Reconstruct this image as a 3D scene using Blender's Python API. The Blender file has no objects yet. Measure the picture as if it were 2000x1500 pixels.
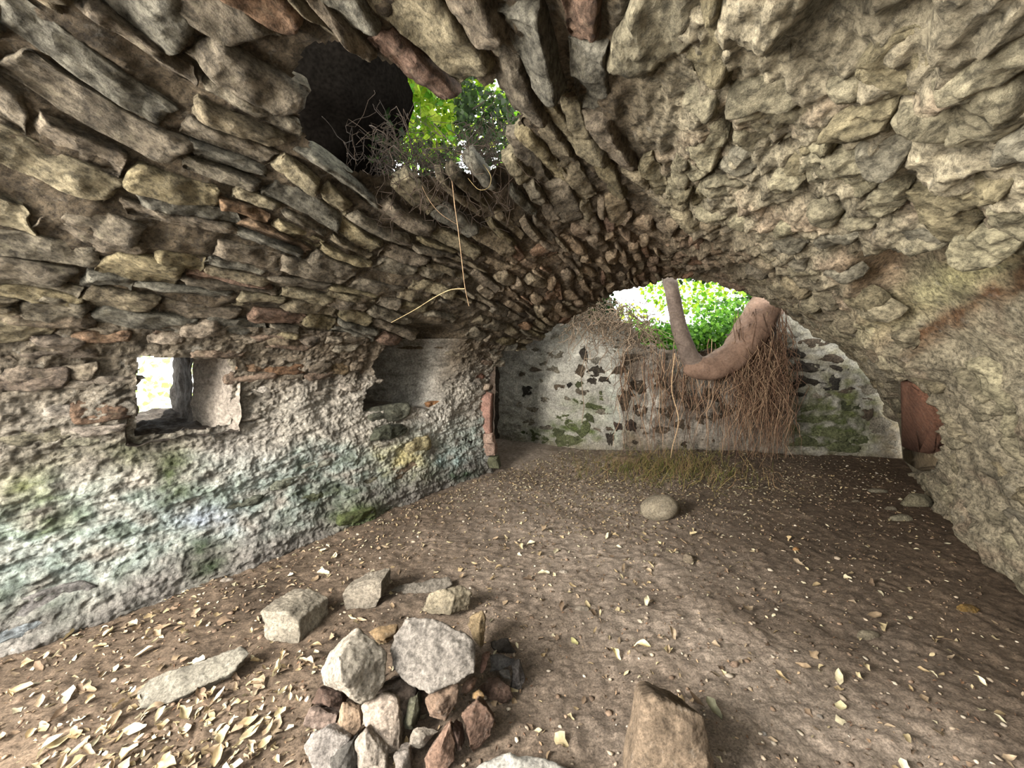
import bpy, bmesh, math, random
import numpy as np
from mathutils import Vector, Matrix

random.seed(7)
RNG = np.random.default_rng(7)
scene = bpy.context.scene
COL = scene.collection

# ------------------------------------------------------------------ camera
F, HX, HY, H = 760.0, 1000.0, 700.0, 1.5      # focal length (px), principal point, eye height
cam_d = bpy.data.cameras.new('camera'); cam = bpy.data.objects.new('camera', cam_d); COL.objects.link(cam)
cam.location = (0, 0, H); cam.rotation_euler = (math.pi / 2, 0, 0)
cam_d.sensor_width = 36.0; cam_d.lens = F / 2000.0 * 36.0; cam_d.shift_y = -50.0 / 2000.0
cam_d.clip_start = 0.02; cam_d.clip_end = 300
scene.camera = cam

# room axes: the walls run at 38 degrees to the camera, the vault courses at 22
R38, R22 = math.radians(38), math.radians(22)
AX = np.array([math.sin(R38), math.cos(R38)]); NX = np.array([math.cos(R38), -math.sin(R38)])
D22 = np.array([math.sin(R22), math.cos(R22)]); N22 = np.array([math.cos(R22), -math.sin(R22)])

# ------------------------------------------------------------------ world, sun, lights
world = bpy.data.worlds.new('world'); scene.world = world; world.use_nodes = True
wn = world.node_tree.nodes; wl = world.node_tree.links
bg = wn['Background']
sky = wn.new('ShaderNodeTexSky'); sky.sky_type = 'HOSEK_WILKIE'; sky.turbidity = 4.0; sky.ground_albedo = 0.3
sky.sun_direction = Vector((-0.22, 0.55, 0.8)).normalized()
mixw = wn.new('ShaderNodeMixRGB'); mixw.inputs[0].default_value = 0.65; mixw.inputs[2].default_value = (1.0, 1.0, 0.96, 1)
wl.new(sky.outputs[0], mixw.inputs[1]); wl.new(mixw.outputs[0], bg.inputs['Color'])
bg.inputs['Strength'].default_value = 4.0

sun_d = bpy.data.lights.new('sun', 'SUN'); sun = bpy.data.objects.new('sun', sun_d); COL.objects.link(sun)
sun_d.energy = 10.0; sun_d.angle = 0.02; sun_d.color = (1.0, 0.95, 0.85)
sun.rotation_euler = Vector((0.22, -0.55, -0.80)).to_track_quat('-Z', 'Y').to_euler()

def area(name, loc, target, sx, sy, power, col):
    d = bpy.data.lights.new(name, 'AREA'); o = bpy.data.objects.new(name, d); COL.objects.link(o)
    d.shape = 'RECTANGLE'; d.size = sx; d.size_y = sy; d.energy = power; d.color = col
    o.location = loc
    o.rotation_euler = (Vector(target) - Vector(loc)).to_track_quat('-Z', 'Y').to_euler()
    return o
# the near end of the vault has fallen in: daylight comes down through that gap behind the viewer
GAP_A, GAP_N = -2.1, -1.9
dp = AX * GAP_A + NX * GAP_N; tp = AX * 1.8 + NX * (-0.7)
area('gap_daylight', (dp[0], dp[1], 2.35), (tp[0], tp[1], 0.35), 1.0, 1.0, 260, (1.0, 0.95, 0.88))
dq = AX * -2.5 + NX * (-2.3); tq = AX * 1.6 + NX * 0.4
area('vault_fill', (dq[0], dq[1], 1.0), (tq[0], tq[1], 1.9), 1.6, 1.4, 270, (1.0, 0.95, 0.88))  # added fill, aimed upward to brighten the vault

scene.view_settings.view_transform = 'Standard'; scene.view_settings.look = 'None'
scene.view_settings.exposure = 1.1; scene.view_settings.gamma = 1.0
scene.view_settings.use_curve_mapping = False
scene.cycles.max_bounces = 10; scene.cycles.diffuse_bounces = 6; scene.cycles.sample_clamp_indirect = 8
scene.cycles.use_denoising = True

# ------------------------------------------------------------------ numeric helpers
def lin(r, g, b):
    f = lambda c: ((c / 255.0) / 12.92) if c / 255.0 <= 0.04045 else (((c / 255.0) + 0.055) / 1.055) ** 2.4
    return np.array([f(r), f(g), f(b)])

_perm = np.random.default_rng(11).permutation(256); _perm = np.concatenate([_perm, _perm, _perm])
_g3 = np.random.default_rng(12).normal(size=(256, 3)); _g3 /= np.linalg.norm(_g3, axis=1)[:, None]
def noise3(x, y, z):
    x, y, z = np.broadcast_arrays(np.asarray(x, float), np.asarray(y, float), np.asarray(z, float))
    xi, yi, zi = np.floor(x).astype(int), np.floor(y).astype(int), np.floor(z).astype(int)
    xf, yf, zf = x - xi, y - yi, z - zi
    u, v, w = [t * t * t * (t * (t * 6 - 15) + 10) for t in (xf, yf, zf)]
    xi &= 255; yi &= 255; zi &= 255
    def g(dx, dy, dz):
        h = _perm[_perm[_perm[(xi + dx) & 255] + ((yi + dy) & 255)] + ((zi + dz) & 255)]
        gr = _g3[h]
        return gr[..., 0] * (xf - dx) + gr[..., 1] * (yf - dy) + gr[..., 2] * (zf - dz)
    lerp = lambda a, b, t: a + (b - a) * t
    x00 = lerp(g(0, 0, 0), g(1, 0, 0), u); x10 = lerp(g(0, 1, 0), g(1, 1, 0), u)
    x01 = lerp(g(0, 0, 1), g(1, 0, 1), u); x11 = lerp(g(0, 1, 1), g(1, 1, 1), u)
    return 1.6 * lerp(lerp(x00, x10, v), lerp(x01, x11, v), w)
def fbm(x, y, z, o=4, gain=0.5):
    s = 0; a = 1.0; f = 1.0
    for i in range(o):
        s = s + a * noise3(np.asarray(x) * f + 17.3 * i, np.asarray(y) * f + 5.1 * i, np.asarray(z) * f + 9.7 * i)
        a *= gain; f *= 2.03
    return s
def ridged(x, y, z, o=3):
    s = 0; a = 1.0; f = 1.0
    for i in range(o):
        s = s + a * (1 - np.abs(noise3(np.asarray(x) * f + 31.3 * i, np.asarray(y) * f, np.asarray(z) * f + 3.7 * i)) * 2)
        a *= 0.5; f *= 2.1
    return s
def sstep(a, b, x):
    t = np.clip((np.asarray(x, float) - a) / (b - a), 0, 1); return t * t * (3 - 2 * t)
def inpoly(px, py, poly):
    px = np.asarray(px); py = np.asarray(py); r = np.zeros(px.shape, bool); n = len(poly)
    for i in range(n):
        x0, y0 = poly[i]; x1, y1 = poly[(i + 1) % n]
        c = ((y0 > py) != (y1 > py)) & (px < (x1 - x0) * (py - y0) / (y1 - y0 + 1e-12) + x0)
        r ^= c
    return r
def polydist(px, py, poly):          # distance to the outline
    px = np.asarray(px, float); py = np.asarray(py, float); d = np.full(px.shape, 1e9); n = len(poly)
    for i in range(n):
        x0, y0 = poly[i]; x1, y1 = poly[(i + 1) % n]; dx, dy = x1 - x0, y1 - y0
        t = np.clip(((px - x0) * dx + (py - y0) * dy) / (dx * dx + dy * dy), 0, 1)
        d = np.minimum(d, np.hypot(px - x0 - t * dx, py - y0 - t * dy))
    return d
def project(P):
    Y = np.maximum(P[..., 1], 1e-3)
    return HX + F * P[..., 0] / Y, HY - F * (P[..., 2] - H) / Y
def pix(px, py, Y):
    return np.array([(px - HX) / F * Y, Y, H + (HY - py) / F * Y])
def ground(px, py):
    Y = H * F / (py - HY); return pix(px, py, Y)

# ------------------------------------------------------------------ vault profile
PROF = np.array([(-3.40, -.5), (-3.42, .3), (-3.42, .8), (-3.40, 1.2), (-3.30, 1.48), (-3.08, 1.72), (-2.79, 1.95), (-2.23, 2.40), (-1.69, 2.62), (-1.4, 2.66),
                 (-1.1, 2.61), (-.36, 2.24), (.37, 1.60), (.68, 1.18), (.90, .65), (.97, .2), (1.0, -.5)])
NC, ZC = -1.25, 0.75
def _smooth_profile():
    pts = [PROF[0]]
    for i in range(len(PROF) - 1):
        p0 = PROF[max(i - 1, 0)]; p1 = PROF[i]; p2 = PROF[i + 1]; p3 = PROF[min(i + 2, len(PROF) - 1)]
        for t in np.linspace(0, 1, 13)[1:]:
            pts.append(0.5 * ((2 * p1) + (-p0 + p2) * t + (2 * p0 - 5 * p1 + 4 * p2 - p3) * t * t + (-p0 + 3 * p1 - 3 * p2 + p3) * t ** 3))
    return np.array(pts)
_pp = _smooth_profile()
_th = np.arctan2(_pp[:, 0] - NC, _pp[:, 1] - ZC); _rr = np.hypot(_pp[:, 0] - NC, _pp[:, 1] - ZC)
_o = np.argsort(_th); _th = _th[_o]; _rr = _rr[_o]
def room_an(P):
    return P[..., 0] * AX[0] + P[..., 1] * AX[1], P[..., 0] * NX[0] + P[..., 1] * NX[1]
def inside(P):
    a, n = room_an(P); z = P[..., 2]
    k = 1 - sstep(1.2, 4.6, a)
    n = np.where(n > -1.4, -1.4 + (n + 1.4) / (1 + 0.40 * k), n)
    z = np.where(z > 1.0, 1.0 + (z - 1.0) / (1 + 0.07 * k), z)
    th = np.arctan2(n - NC, z - ZC)
    return np.hypot(n - NC, z - ZC) < np.interp(th, _th, _rr)
def cast(O, D, far=9.0):             # first exit from the room hull along D
    lo = np.zeros(D.shape[:-1]); hi = np.full(D.shape[:-1], far)
    for _ in range(26):
        m = (lo + hi) / 2; ins = inside(O + D * m[..., None])
        lo = np.where(ins, m, lo); hi = np.where(ins, hi, m)
    return lo
def hit(px, py):
    px = np.asarray(px, float); py = np.asarray(py, float)
    D = np.stack([(px - HX) / F, np.ones_like(px), (HY - py) / F], -1)
    return np.array([0, 0, H]) + D * cast(np.array([0, 0, H]), D)[..., None]

Q22 = np.array([N22[0] * -0.35, N22[1] * -0.35, 1.25])
def tphi(P):
    t = (P[..., 0] - Q22[0]) * D22[0] + (P[..., 1] - Q22[1]) * D22[1]
    n = (P[..., 0] - Q22[0]) * N22[0] + (P[..., 1] - Q22[1]) * N22[1]
    return t, np.arctan2(n, P[..., 2] - Q22[2])          # 0 = straight up, + = towards the right
def S(t, ph):
    t, ph = np.broadcast_arrays(np.asarray(t, float), np.asarray(ph, float))
    O = np.stack([Q22[0] + D22[0] * t, Q22[1] + D22[1] * t, np.full(t.shape, Q22[2])], -1)
    D = np.stack([N22[0] * np.sin(ph), N22[1] * np.sin(ph), np.cos(ph)], -1)
    return O + D * cast(O, D)[..., None]
def S_full(t, ph):                   # point and inward unit normal
    e = 0.03; P = S(t, ph); n = np.cross(S(t, ph + e) - S(t, ph - e), S(t + e, ph) - S(t - e, ph))
    n /= np.linalg.norm(n, axis=-1)[..., None] + 1e-9
    t_, p_ = np.broadcast_arrays(t, ph)
    O = np.stack([Q22[0] + D22[0] * t_, Q22[1] + D22[1] * t_, np.full(t_.shape, Q22[2])], -1)
    n *= np.sign(np.sum((O - P) * n, -1))[..., None]
    return P, n
def a_end(n):                        # the broken far edge of the vault
    return 4.05 + (n + 3.42) / 4.1 * 3.75

HOLE = [(575, 160), (610, 95), (700, 105), (770, 140), (815, 150), (860, 120), (905, 160), (965, 170), (990, 135), (1012, 180), (1010, 300), (960, 335), (880, 345), (780, 350), (690, 335), (620, 310), (590, 240)]
RECESS = [(1655, 505), (1700, 490), (1790, 492), (1870, 478), (1960, 505), (2150, 560), (2150, 800), (2010, 765), (1900, 735), (1800, 700), (1720, 640), (1670, 575)]
QUOIN = [(1745, 730), (1780, 735), (1845, 800), (1850, 925), (1750, 925)]
NICHE = [(708, 805), (716, 765), (738, 740), (728, 715), (745, 690), (768, 660), (790, 638), (845, 628), (900, 640), (935, 690), (900, 760), (840, 800), (790, 795), (760, 800)]

# ------------------------------------------------------------------ object helpers
def mesh_obj(name, V, Fc, mat=None, parent=None, tint=None, smooth=True, origin=None):
    V = np.asarray(V, float)
    if origin is not None: V = V - np.asarray(origin)
    me = bpy.data.meshes.new(name)
    if isinstance(Fc, np.ndarray) and Fc.ndim == 2:
        k = Fc.shape[1]
        me.vertices.add(len(V)); me.vertices.foreach_set('co', V.ravel())
        me.loops.add(Fc.size); me.loops.foreach_set('vertex_index', Fc.ravel().astype(np.int32))
        me.polygons.add(len(Fc)); me.polygons.foreach_set('loop_start', np.arange(0, Fc.size, k, dtype=np.int32))
        me.polygons.foreach_set('loop_total', np.full(len(Fc), k, np.int32))
        me.update(calc_edges=True); me.validate()
    else:
        me.from_pydata([tuple(v) for v in V], [], [tuple(int(i) for i in f) for f in Fc]); me.update()
    if smooth: me.polygons.foreach_set('use_smooth', np.ones(len(me.polygons), bool))
    if tint is not None:
        tint = np.asarray(tint, float)
        if tint.ndim == 1: tint = np.tile(tint, (len(V), 1))
        at = me.color_attributes.new('tint', 'FLOAT_COLOR', 'POINT')
        at.data.foreach_set('color', np.concatenate([np.clip(tint, 0, 1), np.ones((len(V), 1))], 1).astype(np.float32).ravel())
    if mat: me.materials.append(mat)
    o = bpy.data.objects.new(name, me); COL.objects.link(o)
    if origin is not None: o.location = tuple(origin)
    if parent is not None:
        o.parent = parent; o.matrix_parent_inverse = Matrix.Translation(-Vector(parent.location))
    return o
def tag(o, label, cat, group=None, kind=None):
    o['label'] = label; o['category'] = cat
    if group: o['group'] = group
    if kind: o['kind'] = kind
    return o
def grid_faces(nu, nv, mask=None):
    i, j = np.meshgrid(np.arange(nu - 1), np.arange(nv - 1), indexing='ij')
    a = (i * nv + j).ravel(); f = np.stack([a, a + nv, a + nv + 1, a + 1], 1)
    if mask is not None: f = f[mask.ravel()[f].all(1)]
    return f
def drop_unused(V, Fc, *attrs):
    used = np.unique(Fc); m = np.full(len(V), -1); m[used] = np.arange(len(used))
    return (V[used], m[Fc]) + tuple(a[used] for a in attrs)

# ------------------------------------------------------------------ materials
def nodemat(name):
    m = bpy.data.materials.new(name); m.use_nodes = True
    nt = m.node_tree; b = nt.nodes['Principled BSDF']
    b.inputs['Specular IOR Level'].default_value = 0.2
    return m, nt.nodes, nt.links, b
def stone_mat(name, scale=1.0, bump=1.0, rough=0.92, contrast=1.0, speck=(0.62, 0.6, 0.52), speck_amt=0.35, streak=None):
    m, n, l, b = nodemat(name)
    b.inputs['Roughness'].default_value = rough
    att = n.new('ShaderNodeAttribute'); att.attribute_name = 'tint'
    geo = n.new('ShaderNodeNewGeometry')
    mp = n.new('ShaderNodeMapping'); l.new(geo.outputs['Position'], mp.inputs['Vector'])
    if streak:
        mp.inputs['Rotation'].default_value = (0, 0, streak[0]); mp.inputs['Scale'].default_value = streak[1]
    def nz(sc, det, rough_=0.6, dist=0.0):
        t = n.new('ShaderNodeTexNoise'); t.inputs['Scale'].default_value = sc * scale; t.inputs['Detail'].default_value = det
        t.inputs['Roughness'].default_value = rough_; t.inputs['Distortion'].default_value = dist
        l.new(mp.outputs[0], t.inputs['Vector']); return t
    n1 = nz(6, 6, 0.65, 0.2); n2 = nz(34, 7, 0.75); n3 = nz(13, 9, 0.72, 0.15)
    def ramp(src, p0, c0, p1, c1):
        r = n.new('ShaderNodeValToRGB'); r.color_ramp.elements[0].position = p0; r.color_ramp.elements[1].position = p1
        r.color_ramp.elements[0].color = (c0,) * 3 + (1,); r.color_ramp.elements[1].color = (c1,) * 3 + (1,)
        l.new(src, r.inputs[0]); return r
    r1 = ramp(n1.outputs['Fac'], 0.3, 1 - 0.5 * contrast, 0.7, 1 + 0.25 * contrast)
    r2 = ramp(n2.outputs['Fac'], 0.38, 1 - 0.58 * contrast, 0.60, 1 + 0.22 * contrast)
    mu = n.new('ShaderNodeMixRGB'); mu.blend_type = 'MULTIPLY'; mu.inputs[0].default_value = 1
    l.new(att.outputs['Color'], mu.inputs[1]); l.new(r1.outputs[0], mu.inputs[2])
    mu2 = n.new('ShaderNodeMixRGB'); mu2.blend_type = 'MULTIPLY'; mu2.inputs[0].default_value = 1
    l.new(mu.outputs[0], mu2.inputs[1]); l.new(r2.outputs[0], mu2.inputs[2])
    r3 = ramp(n3.outputs['Fac'], 0.56, 0, 0.72, speck_amt)
    mx = n.new('ShaderNodeMixRGB'); mx.inputs[2].default_value = speck + (1,)
    l.new(r3.outputs[0], mx.inputs[0]); l.new(mu2.outputs[0], mx.inputs[1]); l.new(mx.outputs[0], b.inputs['Base Color'])
    vo = n.new('ShaderNodeTexVoronoi'); vo.inputs['Scale'].default_value = 55 * scale; l.new(mp.outputs[0], vo.inputs['Vector'])
    pit = ramp(vo.outputs['Distance'], 0.05, 0, 0.35, 1)
    b0 = n.new('ShaderNodeBump'); b0.inputs['Strength'].default_value = 0.5 * bump; b0.inputs['Distance'].default_value = 0.006
    l.new(pit.outputs[0], b0.inputs['Height'])
    b1 = n.new('ShaderNodeBump'); l.new(b0.outputs[0], b1.inputs['Normal']); b1.inputs['Strength'].default_value = 1.0 * bump; b1.inputs['Distance'].default_value = 0.045
    b2 = n.new('ShaderNodeBump'); b2.inputs['Strength'].default_value = 0.9 * bump; b2.inputs['Distance'].default_value = 0.014
    l.new(n3.outputs['Fac'], b1.inputs['Height']); l.new(n2.outputs['Fac'], b2.inputs['Height'])
    l.new(b1.outputs[0], b2.inputs['Normal']); l.new(b2.outputs[0], b.inputs['Normal'])
    return m
ST = (-R22, (1.0, 0.45, 1.0))
M_VAULT = stone_mat('vault_stone', 1.0, 1.15, contrast=1.15, streak=(R22, (1.2, 0.75, 1.2)), speck=tuple(lin(160, 152, 125)), speck_amt=0.3)
M_MORTAR = stone_mat('vault_mortar', 1.2, 1.15, contrast=1.2, speck_amt=0.2)
M_PLASTER = stone_mat('lime_plaster', 1.3, 1.1, contrast=0.9, speck=tuple(lin(205, 205, 195)), speck_amt=0.25)
M_BACK = stone_mat('back_wall_rubble', 1.2, 0.8, contrast=0.8, speck=tuple(lin(190, 188, 175)), speck_amt=0.2)
M_ROCK = stone_mat('loose_rock', 2.0, 1.1, contrast=0.85, speck=tuple(lin(215, 208, 195)), speck_amt=0.25)
M_SOIL = stone_mat('soil', 3.0, 1.3, contrast=0.9, speck=tuple(lin(150, 128, 105)), speck_amt=0.45)

def flat_mat(name, rough=0.8, trans=0.0, var=0.25, spec=0.2, obj_random=False):
    m, n, l, b = nodemat(name)
    b.inputs['Roughness'].default_value = rough; b.inputs['Specular IOR Level'].default_value = spec
    att = n.new('ShaderNodeAttribute'); att.attribute_name = 'tint'
    t = n.new('ShaderNodeTexNoise'); t.inputs['Scale'].default_value = 45; t.inputs['Detail'].default_value = 4
    geo = n.new('ShaderNodeNewGeometry'); l.new(geo.outputs['Position'], t.inputs['Vector'])
    r = n.new('ShaderNodeValToRGB'); r.color_ramp.elements[0].position = .3; r.color_ramp.elements[1].position = .7
    r.color_ramp.elements[0].color = (1 - var * 1.4,) * 3 + (1,); r.color_ramp.elements[1].color = (1 + var,) * 3 + (1,)
    l.new(t.outputs['Fac'], r.inputs[0])
    mu = n.new('ShaderNodeMixRGB'); mu.blend_type = 'MULTIPLY'; mu.inputs[0].default_value = 1
    l.new(att.outputs['Color'], mu.inputs[1]); l.new(r.outputs[0], mu.inputs[2])
    src = mu.outputs[0]
    if obj_random:
        oi = n.new('ShaderNodeObjectInfo')
        m3 = n.new('ShaderNodeMixRGB'); m3.blend_type = 'MULTIPLY'; m3.inputs[0].default_value = 1
        l.new(src, m3.inputs[1]); l.new(oi.outputs['Color'], m3.inputs[2]); src = m3.outputs[0]
    l.new(src, b.inputs['Base Color'])
    if trans:
        tr = n.new('ShaderNodeBsdfTranslucent'); l.new(src, tr.inputs['Color'])
        mx = n.new('ShaderNodeMixShader'); mx.inputs[0].default_value = trans
        l.new(b.outputs[0], mx.inputs[1]); l.new(tr.outputs[0], mx.inputs[2])
        l.new(mx.outputs[0], n['Material Output'].inputs['Surface'])
    return m
M_LEAF = flat_mat('green_leaf', 0.5, 0.5, 0.2, 0.3)
M_DRY = flat_mat('dry_leaf', 0.8, 0.15, 0.25, obj_random=True)
M_DRYS = flat_mat('dry_leaf_litter', 0.85, 0.1, 0.2)
M_EARTH = flat_mat('dark_earth', 1.0, 0.0, 0.3, spec=0.0)
M_TWIG = flat_mat('twig', 0.85, 0.0, 0.3)
M_BARK = stone_mat('smooth_bark', 0.9, 0.35, 0.75, contrast=0.5, speck=tuple(lin(190, 175, 165)), speck_amt=0.18)

# ------------------------------------------------------------------ floor
def floor_z(x, y):
    x = np.asarray(x, float); y = np.asarray(y, float)
    z = 0.025 * fbm(x * 0.8, y * 0.8, 3.0, 3) + 0.012 * fbm(x * 4, y * 4, 1.0, 3)
    z = z + 0.10 * np.exp(-(((x - 2.9) / 1.3) ** 2 + ((y - 5.75) / 0.55) ** 2))
    return z
def build_floor():
    xs = np.linspace(-4.2, 7.6, 520); ys = np.concatenate([np.linspace(-3.6, 1.0, 60)[:-1], np.linspace(1.0, 3.4, 190)[:-1], np.linspace(3.4, 8.2, 190)])
    X, Y = np.meshgrid(xs, ys, indexing='ij')
    Z = floor_z(X, Y) + 0.010 * fbm(X * 14, Y * 14, 5.0, 3) + 0.006 * fbm(X * 45, Y * 45, 2.0, 2)
    # worn, dusty way across the middle of the floor
    pathx = np.interp(Y, [1.2, 2.0, 3.2, 4.6, 5.6], [1.2, 0.9, 0.5, 0.75, 0.8])
    dusty = np.exp(-((X - pathx) / (0.7 + 0.14 * Y)) ** 2) * (0.75 + 0.5 * fbm(X * 1.5, Y * 1.5, 8.0, 3))
    dusty = np.clip(dusty * 1.15, 0, 1)[..., None]
    nz = fbm(X * 2.2, Y * 2.2, 4.0, 4)[..., None]; nf = fbm(X * 18, Y * 18, 4.0, 3)[..., None]
    c = lin(126, 109, 92) * (1 + 0.35 * nz + 0.35 * nf)
    c = c * (1 - dusty) + lin(196, 178, 160) * (1 + 0.25 * nf) * dusty
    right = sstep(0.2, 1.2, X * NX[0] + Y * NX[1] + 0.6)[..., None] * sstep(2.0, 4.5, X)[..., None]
    c = c * (1 - right) + lin(108, 89, 71) * (1 + .4 * nf) * right  # right side tinted darker: shade put into the soil colour
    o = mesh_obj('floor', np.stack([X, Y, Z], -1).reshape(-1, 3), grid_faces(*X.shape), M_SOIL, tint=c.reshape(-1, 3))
    return tag(o, 'bare brown earth floor of the ruined vault scattered with leaf litter', 'floor', kind='structure')
FLOOR = build_floor()

# ------------------------------------------------------------------ masonry stones
def stone_mesh(corner_fn, nrm_fn, H_, rnd, tiltu, tiltv, seed, nu, nv, sink, rough, wob=0.10):
    """corner_fn(u, v) -> surface point for u, v in [-1, 1]; nrm_fn -> inward normal."""
    def ax(k):
        x = np.linspace(-1, 1, k); return np.sign(x) * (1 - (1 - np.abs(x)) ** 1.5)
    u, v = np.meshgrid(ax(nu), ax(nv), indexing='ij')
    uu = u * np.sqrt(1 - 0.5 * rnd * v * v); vv = v * np.sqrt(1 - 0.5 * rnd * u * u)
    uu = uu + wob * noise3(u * 1.3 + seed, v * 1.3, seed * 0.7); vv = vv + wob * 1.5 * noise3(u * 2.0, v * 1.3 + seed, seed * 1.3 + 9)
    P = corner_fn(uu, vv); N = nrm_fn(uu, vv)
    e = np.maximum(np.abs(u), np.abs(v))
    e2 = (np.abs(u) ** 5 + np.abs(v) ** 5) ** 0.2
    h = H_ * np.clip(1 - np.minimum(e2, 1) ** (3.0 + 9 * (1 - rnd)), 0, 1) ** 0.6
    for k in range(3):               # chipped planes
        an = seed * 3.7 + k * 2.3; h = np.minimum(h, H_ * (1.15 + 0.25 * math.sin(seed + k)) - H_ * (0.55 + 0.4 * math.sin(seed * 1.9 + k)) * (u * math.cos(an) + v * math.sin(an)))
    h = h + (tiltu * u + tiltv * v) * np.clip(1 - e ** 12, 0, 1)
    s3 = P * 1.0
    h = h + rough * fbm(s3[..., 0] * 8 + seed, s3[..., 1] * 8, s3[..., 2] * 8, 5, 0.6) * (1 - 0.5 * (e >= 0.999))
    h = h + rough * 0.6 * ridged(s3[..., 0] * 5 + seed, s3[..., 1] * 3, s3[..., 2] * 9, 2) - rough * 0.6
    V = (P + N * h[..., None]).reshape(-1, 3)
    f = grid_faces(nu, nv)
    ring = np.concatenate([np.arange(0, nu) * nv, (nu - 1) * nv + np.arange(1, nv), np.arange(nu - 2, -1, -1) * nv + nv - 1, np.arange(nv - 2, 0, -1)])
    Nn = N.reshape(-1, 3)[ring]; base = len(V)
    cen = P.reshape(-1, 3).mean(0)
    sk = P.reshape(-1, 3)[ring] - Nn * sink; sk = sk * 0.96 + (cen - Nn * sink) * 0.04
    V = np.concatenate([V, sk]); k = len(ring)
    sf = np.stack([ring, np.roll(ring, -1), base + (np.arange(k) + 1) % k, base + np.arange(k)], 1)[:, ::-1]
    return V, np.concatenate([f, sf])

def fix_winding(V, Fc, toward):
    a, b, c = V[Fc[:, 0]], V[Fc[:, 1]], V[Fc[:, 2]]
    n = np.cross(b - a, c - a).sum(0)
    return Fc[:, ::-1] if np.dot(n, toward - V.mean(0)) < 0 else Fc

def emit(stones, parent, mat, limit, name, stuff_name):
    """stones: list of (V, F, tint); the ones that show largest become parts, the rest one piece of stuff."""
    sized = []
    for V, Fc, c in stones:
        x, y = project(V); vis = (V[:, 1] > 0.15)
        if vis.sum() < 3: sized.append(0); continue
        x0, x1 = np.clip([x[vis].min(), x[vis].max()], 0, 2000); y0, y1 = np.clip([y[vis].min(), y[vis].max()], 0, 1500)
        sized.append((x1 - x0) * (y1 - y0))
    order = np.argsort(-np.array(sized))
    VV, FF, CC = [], [], []; off = 0
    for r, i in enumerate(order):
        V, Fc, c = stones[i]
        if r < limit and sized[i] > 60:
            mesh_obj(name, V, Fc, mat, parent, c, origin=V.mean(0))
        else:
            VV.append(V); FF.append(Fc + off); off += len(V)
            CC.append(np.tile(c, (len(V), 1)) if np.ndim(c) == 1 else c)
    if VV:
        o = mesh_obj(stuff_name, np.concatenate(VV), np.concatenate(FF), mat, parent, np.concatenate(CC)); o['kind'] = 'stuff'

# ------------------------------------------------------------------ vault
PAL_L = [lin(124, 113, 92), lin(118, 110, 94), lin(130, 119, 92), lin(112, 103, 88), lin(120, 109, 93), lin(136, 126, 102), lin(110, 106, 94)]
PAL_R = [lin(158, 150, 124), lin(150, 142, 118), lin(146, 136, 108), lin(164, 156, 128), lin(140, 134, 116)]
PAL_B = [lin(152, 132, 108), lin(162, 143, 118), lin(140, 120, 99), lin(154, 140, 117), lin(136, 121, 102)]
PAL_RED = [lin(132, 92, 70), lin(122, 80, 62), lin(110, 76, 62)]
def vault_zone(P):
    """weights: right side (limewashed lumps), far brown zone"""
    px, py = project(P)
    n = N22[0] * P[..., 0] + N22[1] * P[..., 1]
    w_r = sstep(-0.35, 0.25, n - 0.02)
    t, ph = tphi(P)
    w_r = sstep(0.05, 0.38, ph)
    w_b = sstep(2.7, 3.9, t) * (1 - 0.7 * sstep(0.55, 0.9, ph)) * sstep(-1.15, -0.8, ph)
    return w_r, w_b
def vault_base_disp(P, t, ph):
    w_r, w_b = vault_zone(P)
    R = 2.0
    lump = fbm(t * 3.0, ph * R * 6.0, 1.5, 4)
    d = 0.035 * lump + 0.012 * fbm(P[..., 0] * 12, P[..., 1] * 12, P[..., 2] * 12, 3)
    cell = ridged(t * 2.5, ph * R * 4.0, 6.0, 3)
    d = d + w_r * (0.072 * fbm(t * 4.2, ph * R * 4.4, 7.5, 4) + 0.014 * cell)
    d = d + 0.05 * sstep(1.0, 1.4, ph) * fbm(t * 1.6, ph * 3.0, 4.4, 3)
    return d - 0.022 + 0.012 * w_r + 0.014 * w_b
def recess_depth(px, py, P):
    m = inpoly(px, py, RECESS); d = polydist(px, py, RECESS)
    edge = np.where(m, d, -d)
    k = sstep(-4, 26, edge) * (0.35 + 0.65 * sstep(690, 500, py))
    return 0.27 * k, m
CEIL_PH0, CEIL_PH1 = -1.62, 1.20
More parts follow.
